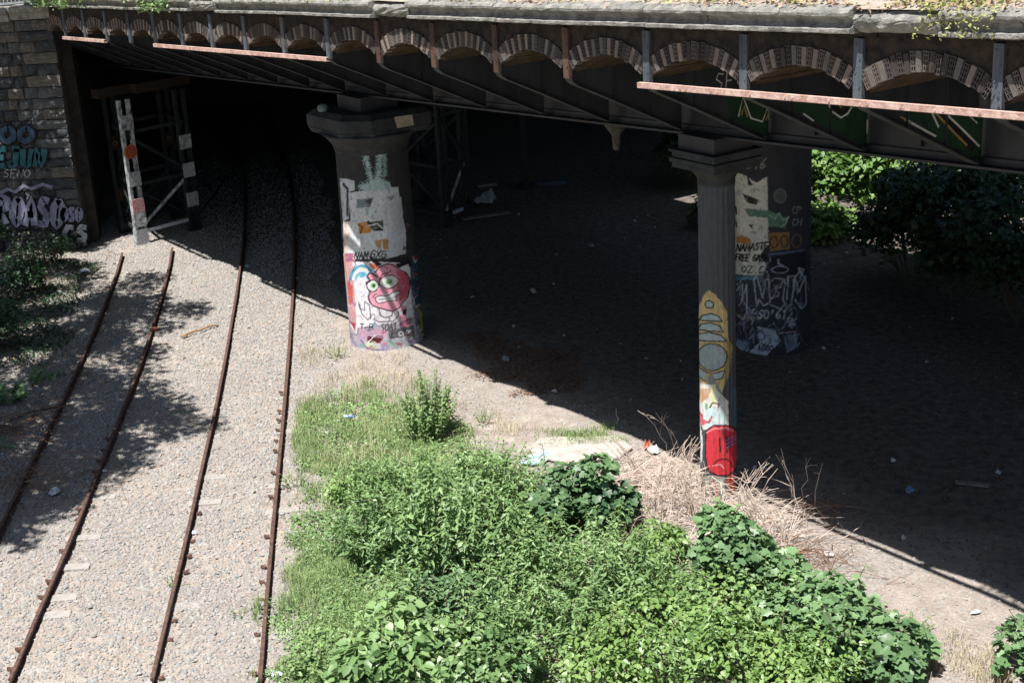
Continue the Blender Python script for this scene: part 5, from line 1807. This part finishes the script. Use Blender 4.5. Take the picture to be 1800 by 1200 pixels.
# ------------------------------------------------------------------ dry stalks
def stalks(px, n, spread, length, label, m, lift=.35, r=.006, name='dry_brush_pile', heading=None, cat='dry brush', group='heaps of dry stalks'):
    P0 = ground_pt(*px)
    b = MB()
    for i in range(n):
        c = np.array([RNG.normal(0, spread), RNG.normal(0, spread), 0])
        a = RNG.uniform(0, 2 * pi) if heading is None else heading + RNG.normal(0, .6)
        L = length * RNG.uniform(.4, 1.2)
        d = np.array([cos(a), sin(a), 0])
        z0 = RNG.uniform(.0, lift) * max(0, 1 - (np.linalg.norm(c) / (spread * 2.4)) ** 2)
        z1 = z0 + RNG.normal(0, .10)
        p = np.array([c - d * L / 2 + (0, 0, max(.01, z0)), c + RNG.normal(0, .04, 3) + (0, 0, max(.03, (z0 + z1) / 2 + .06)), c + d * L / 2 + RNG.normal(0, .06, 3) + (0, 0, max(.01, z1))])
        p[:, 2] = np.maximum(p[:, 2], .005)
        q = np.array([p[0], (p[0] + p[1]) / 2 + RNG.normal(0, .015, 3), p[1], (p[1] + p[2]) / 2 + RNG.normal(0, .015, 3), p[2]])
        b.tube(q, r * RNG.uniform(.6, 1.3), 3, r * .4)
    o = b.build(name, m)
    o.location = (P0[0], P0[1], 0)
    tag(o, label, cat, group)
    return o


stalks((1185, 880), 270, .68, 1.2, 'large heap of straw coloured dry stalks in front of the iron column', M_DRY, .60, .0065)
stalks((1330, 930), 200, .55, 1.1, 'heap of dry stalks right of the iron column at the shadow edge', M_DRY, .35, heading=.5)
stalks((1140, 830), 120, .35, .8, 'thin scatter of dry stalks beside the concrete slab', M_DRY, .2)
stalks((1400, 990), 130, .45, .9, 'flattened dry stalks on the bare ground right of the climber', M_DRYB, .12)
stalks((1150, 960), 110, .4, .9, 'dry stalks half swallowed by the green creeper', M_DRY, .3)
stalks((1450, 900), 40, .25, .8, 'few reddish twigs lying across the shadow edge', M_DRYB, .15)
stalks((30, 760), 60, .6, 1.3, 'dead brown branches lying in the shade left of the first rail', M_DRYB, .25, .009)
stalks((70, 850), 90, .6, 1.3, 'tangle of thin dead twigs across the first rail', M_DRYB, .25)
stalks((90, 510), 50, .4, .7, 'brown dead bracken on the left bank', M_DRYB, .25)


def standing(px, label, n, h, bend, branches=2, group='dry stalks standing upright', m=None):
    P0 = ground_pt(*px)
    b = MB()
    for i in range(n):
        c = np.array([RNG.normal(0, .12), RNG.normal(0, .12), 0])
        d = np.array([bend + RNG.normal(0, .12), RNG.normal(0, .1), 0])
        p = [c + np.array([0, 0, h * f]) + d * h * f ** 2 + RNG.normal(0, .02, 3) * (f > 0) for f in np.linspace(0, 1, 6)]
        b.tube(p, .010, 5, .004)
        for k in range(branches):
            j = RNG.integers(2, 5)
            e = np.array([RNG.normal(0, .25), RNG.normal(0, .2), RNG.uniform(.05, .3)]) * h * .6
            b.tube([p[j], p[j] + e * .5 + (0, 0, .02), p[j] + e], .006, 4, .003)
    o = b.build('dry_stalk', m or M_DRY)
    o.location = (P0[0], P0[1], 0)
    tag(o, label, 'dry stalk', group)


standing((1392, 905), 'tall bent dry stalks leaning over the dark ground right of the iron column', 3, 1.15, -.2)
standing((1425, 900), 'pair of short dry stalks at the shadow edge', 2, .85, .15)
standing((1170, 800), 'branched dry stalk arching over the shadow edge behind the slab', 3, .85, -.5, 5)
standing((1225, 830), 'branched dry stalk just left of the iron column', 3, .7, .2, 4)
standing((1240, 900), 'straw stalks standing against the foot of the iron column', 4, .9, -.1, 1)
standing((1380, 975), 'upright pale stalks rising from the flattened stalks', 4, .8, -.15, 1)
for q_, (px_, lb_) in enumerate((((1120, 860), 'thin arching dry stalks beside the dark ivy shrub'), ((1180, 870), 'thin arching dry stalks in the middle of the large dry heap'), ((1215, 920), 'thin dry stalks between the large dry heap and the climber'),
                                  ((1300, 920), 'thin dry stalks just right of the foot of the iron column'), ((1340, 950), 'arching dry stalks on the right hand dry heap'), ((1150, 910), 'dry stalks leaning over the creeper in front of the large heap'))):
    standing(px_, lb_, 10, 1.0, (-.5, .4, -.3, .5, -.4, .3)[q_], 2)
standing((1075, 745), 'single thin dry weed by the slab grass', 1, .35, .1, 2)

# ------------------------------------------------------------------ litter
M_LW = mat('white_plastic', hexc('c4c8cc'), hexc('dcdfe2'), 6, .5)
M_LG = mat('grey_plastic', hexc('8d9196'), hexc('adb1b5'), 6, .6)
M_LB = mat('pale_blue_plastic', hexc('8fa6bd'), hexc('b9c9d6'), 6, .5)
M_LBL = mat('blue_label_plastic', hexc('3f6aa0'), hexc('b8c6d4'), 16, .4, detail=2)
M_LR = mat('orange_red_plastic', hexc('b8573f'), hexc('d09078'), 10, .7)
M_BRK = mat('red_brick', hexc('8a4535'), hexc('a85f4a'), 12, .95, .5, 40)
M_PLK = mat('grey_weathered_plank', hexc('6d6c69'), hexc('93918b'), 12, .9, .4, 30)
M_PAP = mat('dirty_white_paper', hexc('b5b3ad'), hexc('d0cec8'), 8, .9)


def sheet(px, wd, dp, h, m, label, name='torn_sheet', cat='litter', seed=0, lump=1.0):
    r = np.random.default_rng(seed)
    P0 = ground_pt(*px)
    n = 9
    u = np.linspace(-1, 1, n)
    X, Y = np.meshgrid(u, u)
    f = np.sqrt(np.maximum(X ** 2, Y ** 2)) / (np.hypot(X, Y) + 1e-6)
    X, Y = X * f, Y * f                                                   # rounded outline
    rag = 1 + .35 * (vnoise(np.arctan2(Y, X) * 2 + seed, np.hypot(X, Y) * 2, seed) - .5)
    Z = h * (1 - .75 * (X ** 2 + Y ** 2)) * (.35 + 1.1 * vnoise(X * 2 + seed, Y * 2, seed + 2)) + h * .25 * r.random(X.shape)
    Z = np.maximum(Z, .008)
    V = np.stack([X * wd / 2 * rag, Y * dp / 2 * rag, Z], -1).reshape(-1, 3)
    Fs = [(j * n + i, j * n + i + 1, (j + 1) * n + i + 1, (j + 1) * n + i) for j in range(n - 1) for i in range(n - 1)]
    o = MB().add(V, Fs).build(name, m)
    md = o.modifiers.new('thick', 'SOLIDIFY')
    md.thickness = .006
    o.location = (P0[0], P0[1], float(ground_z(P0[0], P0[1])) + .0)
    o.rotation_euler = (0, 0, r.uniform(0, 6))
    tag(o, label, cat, 'litter on the ground')
    return o


sheet((96, 866), .26, .20, .10, M_LW, 'white plastic bag lying in the shade between the first two rails', 'plastic_bag', 'plastic bag', 1)
sheet((938, 512), .42, .14, .04, M_PAP, 'torn white paper lying alone in the deep shade right of the pink pillar', 'torn_paper', 'paper', 2)
sheet((890, 629), .36, .16, .06, M_LG, 'grey crumpled bag on brown leaf litter at the shadow edge', 'plastic_bag', 'plastic bag', 3)
sheet((946, 806), .75, .40, .08, M_LB, 'pale blue plastic sheet at the left end of the concrete slab', 'plastic_sheet', 'plastic sheet', 4)
sheet((1150, 797), .28, .20, .12, M_LW, 'white crumpled bag beside the orange wrapper on the dry stalks', 'plastic_bag', 'plastic bag', 5)
sheet((1138, 790), .14, .26, .14, M_LR, 'orange wrapper next to the white bag on the dry stalks', 'wrapper', 'wrapper', 6)
sheet((150, 481), .34, .20, .12, M_LW, 'white rag on the bank below the corner of the stone wall', 'rag', 'rag', 7)
sheet((434, 467), .34, .12, .05, M_LW, 'white scrap lying against the third rail at the shadow edge', 'scrap', 'litter', 8)
sheet((522, 489), .16, .08, .04, M_PAP, 'small white scrap beside the fourth rail at the shadow edge', 'scrap', 'litter', 9)
sheet((225, 480), .2, .12, .05, M_PAP, 'small white scrap between the first two rails near the trestle', 'scrap', 'litter', 10)
sheet((105, 519), .2, .14, .08, M_LG, 'grey white lump among the dark bushes on the bank', 'scrap', 'litter', 11)
sheet((1327, 824), .13, .08, .04, M_LW, 'left hand one of two white scraps right of the iron column foot', 'scrap', 'litter', 12)
sheet((1343, 825), .12, .09, .05, M_LW, 'right hand one of two white scraps right of the iron column foot', 'scrap', 'litter', 13)
sheet((1600, 862), .16, .14, .10, M_LBL, 'crushed dull blue cup in the shade left of the plank', 'crushed_cup', 'cup', 14)
sheet((1755, 830), .12, .10, .07, M_LB, 'pale blue scrap in the shade above the plank', 'scrap', 'litter', 15)
sheet((855, 360), .75, .42, .42, M_LG, 'big pale sack lying on a board in the dark behind the pink pillar', 'sack', 'sack', 16)
sheet((975, 687), .16, .1, .05, M_PAP, 'small grey scrap at the shadow edge below the leaf litter', 'scrap', 'litter', 17)
sheet((1040, 433), .3, .14, .05, M_LG, 'dim scrap far back in the shade right of the trestle', 'scrap', 'litter', 18)
sheet((1715, 1078), .16, .08, .03, M_LW, 'white scrap on the sunny bare ground at the right', 'scrap', 'litter', 19)
sheet((485, 1188), .26, .12, .05, M_LW, 'white scrap in the grass by the last rail at the bottom', 'scrap', 'litter', 20)
sheet((262, 925), .10, .06, .03, M_PAP, 'tiny white scrap left of the second rail', 'scrap', 'litter', 21)
sheet((185, 829), .14, .08, .04, M_LW, 'white scrap against the second rail in tree shade', 'scrap', 'litter', 22)
sheet((342, 938), .10, .09, .05, M_LW, 'white scrap against the third rail', 'scrap', 'litter', 23)
sheet((1458, 977), .2, .14, .04, M_LW, 'white paper on the flattened dry stalks', 'scrap', 'paper', 24)
sheet((830, 523), .12, .06, .03, M_PAP, 'small scrap in the shade just right of the pink pillar', 'scrap', 'litter', 25)


def plank(a, b, wd, th, m, label, name='plank', cat='plank', z=.03):
    A_, B_ = ground_pt(*a), ground_pt(*b)
    c = (A_ + B_) / 2
    o = MB().beam(A_ - c + (0, 0, z), B_ - c + (0, 0, z), wd, th).build(name, m, bevel=.004)
    o.location = (c[0], c[1], float(ground_z(c[0], c[1])))
    tag(o, label, cat)


plank((1680, 848), (1738, 855), .11, .03, M_PLK, 'grey weathered plank lying in the shade at the right')
plank((812, 388), (895, 376), .26, .05, M_PLK, 'pale board lying under the sack in the dark')
plank((940, 325), (995, 322), .3, .12, mat('dim_blue_board', hexc('3d4654'), hexc('566070'), 6, .8), 'dim bluish board deep under the bridge by the iron post')
plank((840, 330), (872, 326), .2, .08, M_PLK, 'narrow board deep under the bridge left of the iron post')
P0 = ground_pt(350, 583)
A_, B_ = ground_pt(320, 594) - P0, ground_pt(382, 574) - P0
o = MB().tube([A_ + (0, 0, .03), A_ * .5 + (.02, .05, .05), (.02, -.03, .04), B_ * .6 + (0, .06, .04), B_ + (0, 0, .04)], .032, 7, .02).tube([A_ * .85 + (0, 0, .03), A_ * .95 + (.12, -.1, .05)], .015, 5, .008).tube([B_ * .5 + (0, 0, .05), B_ * .6 + (-.02, .12, .07)], .012, 5, .006).build('stick', mat('pale_brown_wood', hexc('8a6c4e'), hexc('ab8b68'), 8, .9, .4, 30))
o.location = (P0[0], P0[1], float(ground_z(P0[0], P0[1])))
tag(o, 'crooked brown stick lying on the ballast between the second and third rails', 'stick')
P0 = ground_pt(65, 730)
o = MB().tube([(-.5, -.4, .05), (-.1, -.1, .12), (.3, .15, .1), (.6, .4, .05)], .03, 6, .015).build('dead_branch', M_WOOD)
o.location = (P0[0], P0[1], 0)
tag(o, 'curved dead branch lying in the shade left of the first rail', 'branch')
P0 = ground_pt(10, 757)
o = MB().tube([(-.6, .05, .08), (0, 0, .1), (.35, -.03, .06)], .05, 7, .035).build('log', M_WOOD)
o.location = (P0[0], P0[1], 0)
tag(o, 'short brown log at the left edge beside the curved branch', 'log')
P0 = ground_pt(271, 582)
o = MB().box((0, 0, .05), (.16, .11, .10), rotmat(.2, .1, .6), taper=.85).build('brick_fragment', M_BRK, bevel=.01)
o.location = (P0[0], P0[1], 0)
tag(o, 'broken red brick lying just right of the second rail', 'brick')
# water bottle in the grass
P0 = ground_pt(615, 748)
bt = empty('plastic_bottle', (P0[0], P0[1], .20))
bt.rotation_euler = (radians(80), 0, 1.0)
MB().lathe([(.0, -.12), (.033, -.12), (.035, -.10), (.035, .05), (.03, .08), (.013, .11), (.013, .125)], sides=14).build('bottle_body', M_LBL, bt, smooth=True)
MB().lathe([(.0, .124), (.015, .124), (.015, .142), (0, .142)], sides=12).build('cap', mat('blue_cap', hexc('2d5fa8')), bt, smooth=True)
tag(bt, 'crushed blue and white plastic bottle lying in the grass', 'bottle')
# brown fallen leaves at the shadow edge and on the left bank
cover('leaf_litter', [(800, 590), (880, 580), (1010, 620), (1040, 680), (960, 690), (880, 670)], 3500, .06, .03, 'small', leaf_mat('dead_leaf', hexc('5a3f2c'), hexc('8f6c4e'), .05, .8), 'brown fallen leaves at the shadow edge', .3, 1.0, 33)
cover('leaf_litter', [(-60, 440), (230, 445), (170, 600), (120, 720), (20, 930), (-60, 980)], 5000, .06, .03, 'small', leaf_mat('dead_leaf', None, None), 'brown fallen leaves and bark on the left bank', .35, 1.0, 37)

cover('leaf_litter', [(760, 420), (1180, 470), (1500, 650), (1800, 800), (1800, 1040), (1450, 890), (1180, 770), (900, 640)], 2600, .06, .02, 'small', MATS['dead_leaf'], 'scattered dead leaves on the dark yard', .48, .7, 43)
X, Y = scatter(170, -4, 12, 20, 44)
k = ((X - BO[0]) * BY[0] + (Y - BO[1]) * BY[1] > .6) & (X < .38 * Y)
X, Y = X[k], Y[k]
n = len(X)
leaves('paper_scraps', np.stack([X, Y, ground_z(X, Y) + .01], 1), RNG.uniform(0, 6.2, n), RNG.normal(0, .25, n), RNG.uniform(.03, .11, n), 'heart', M_PAP)['kind'] = 'stuff'
b = MB()
for i in range(60):
    P = ground_pt(RNG.uniform(800, 1800), RNG.uniform(450, 900))
    if w2b(P)[1] < .8:
        continue
    a, L = RNG.uniform(0, 6.2), RNG.uniform(.1, .5)
    b.tube([P + (0, 0, .01), P + np.array([cos(a) * L / 2, sin(a) * L / 2, .03]), P + np.array([cos(a + .2) * L, sin(a + .2) * L, .01])], .006, 4, .003)
b.build('twigs', M_DRYB)['kind'] = 'stuff'
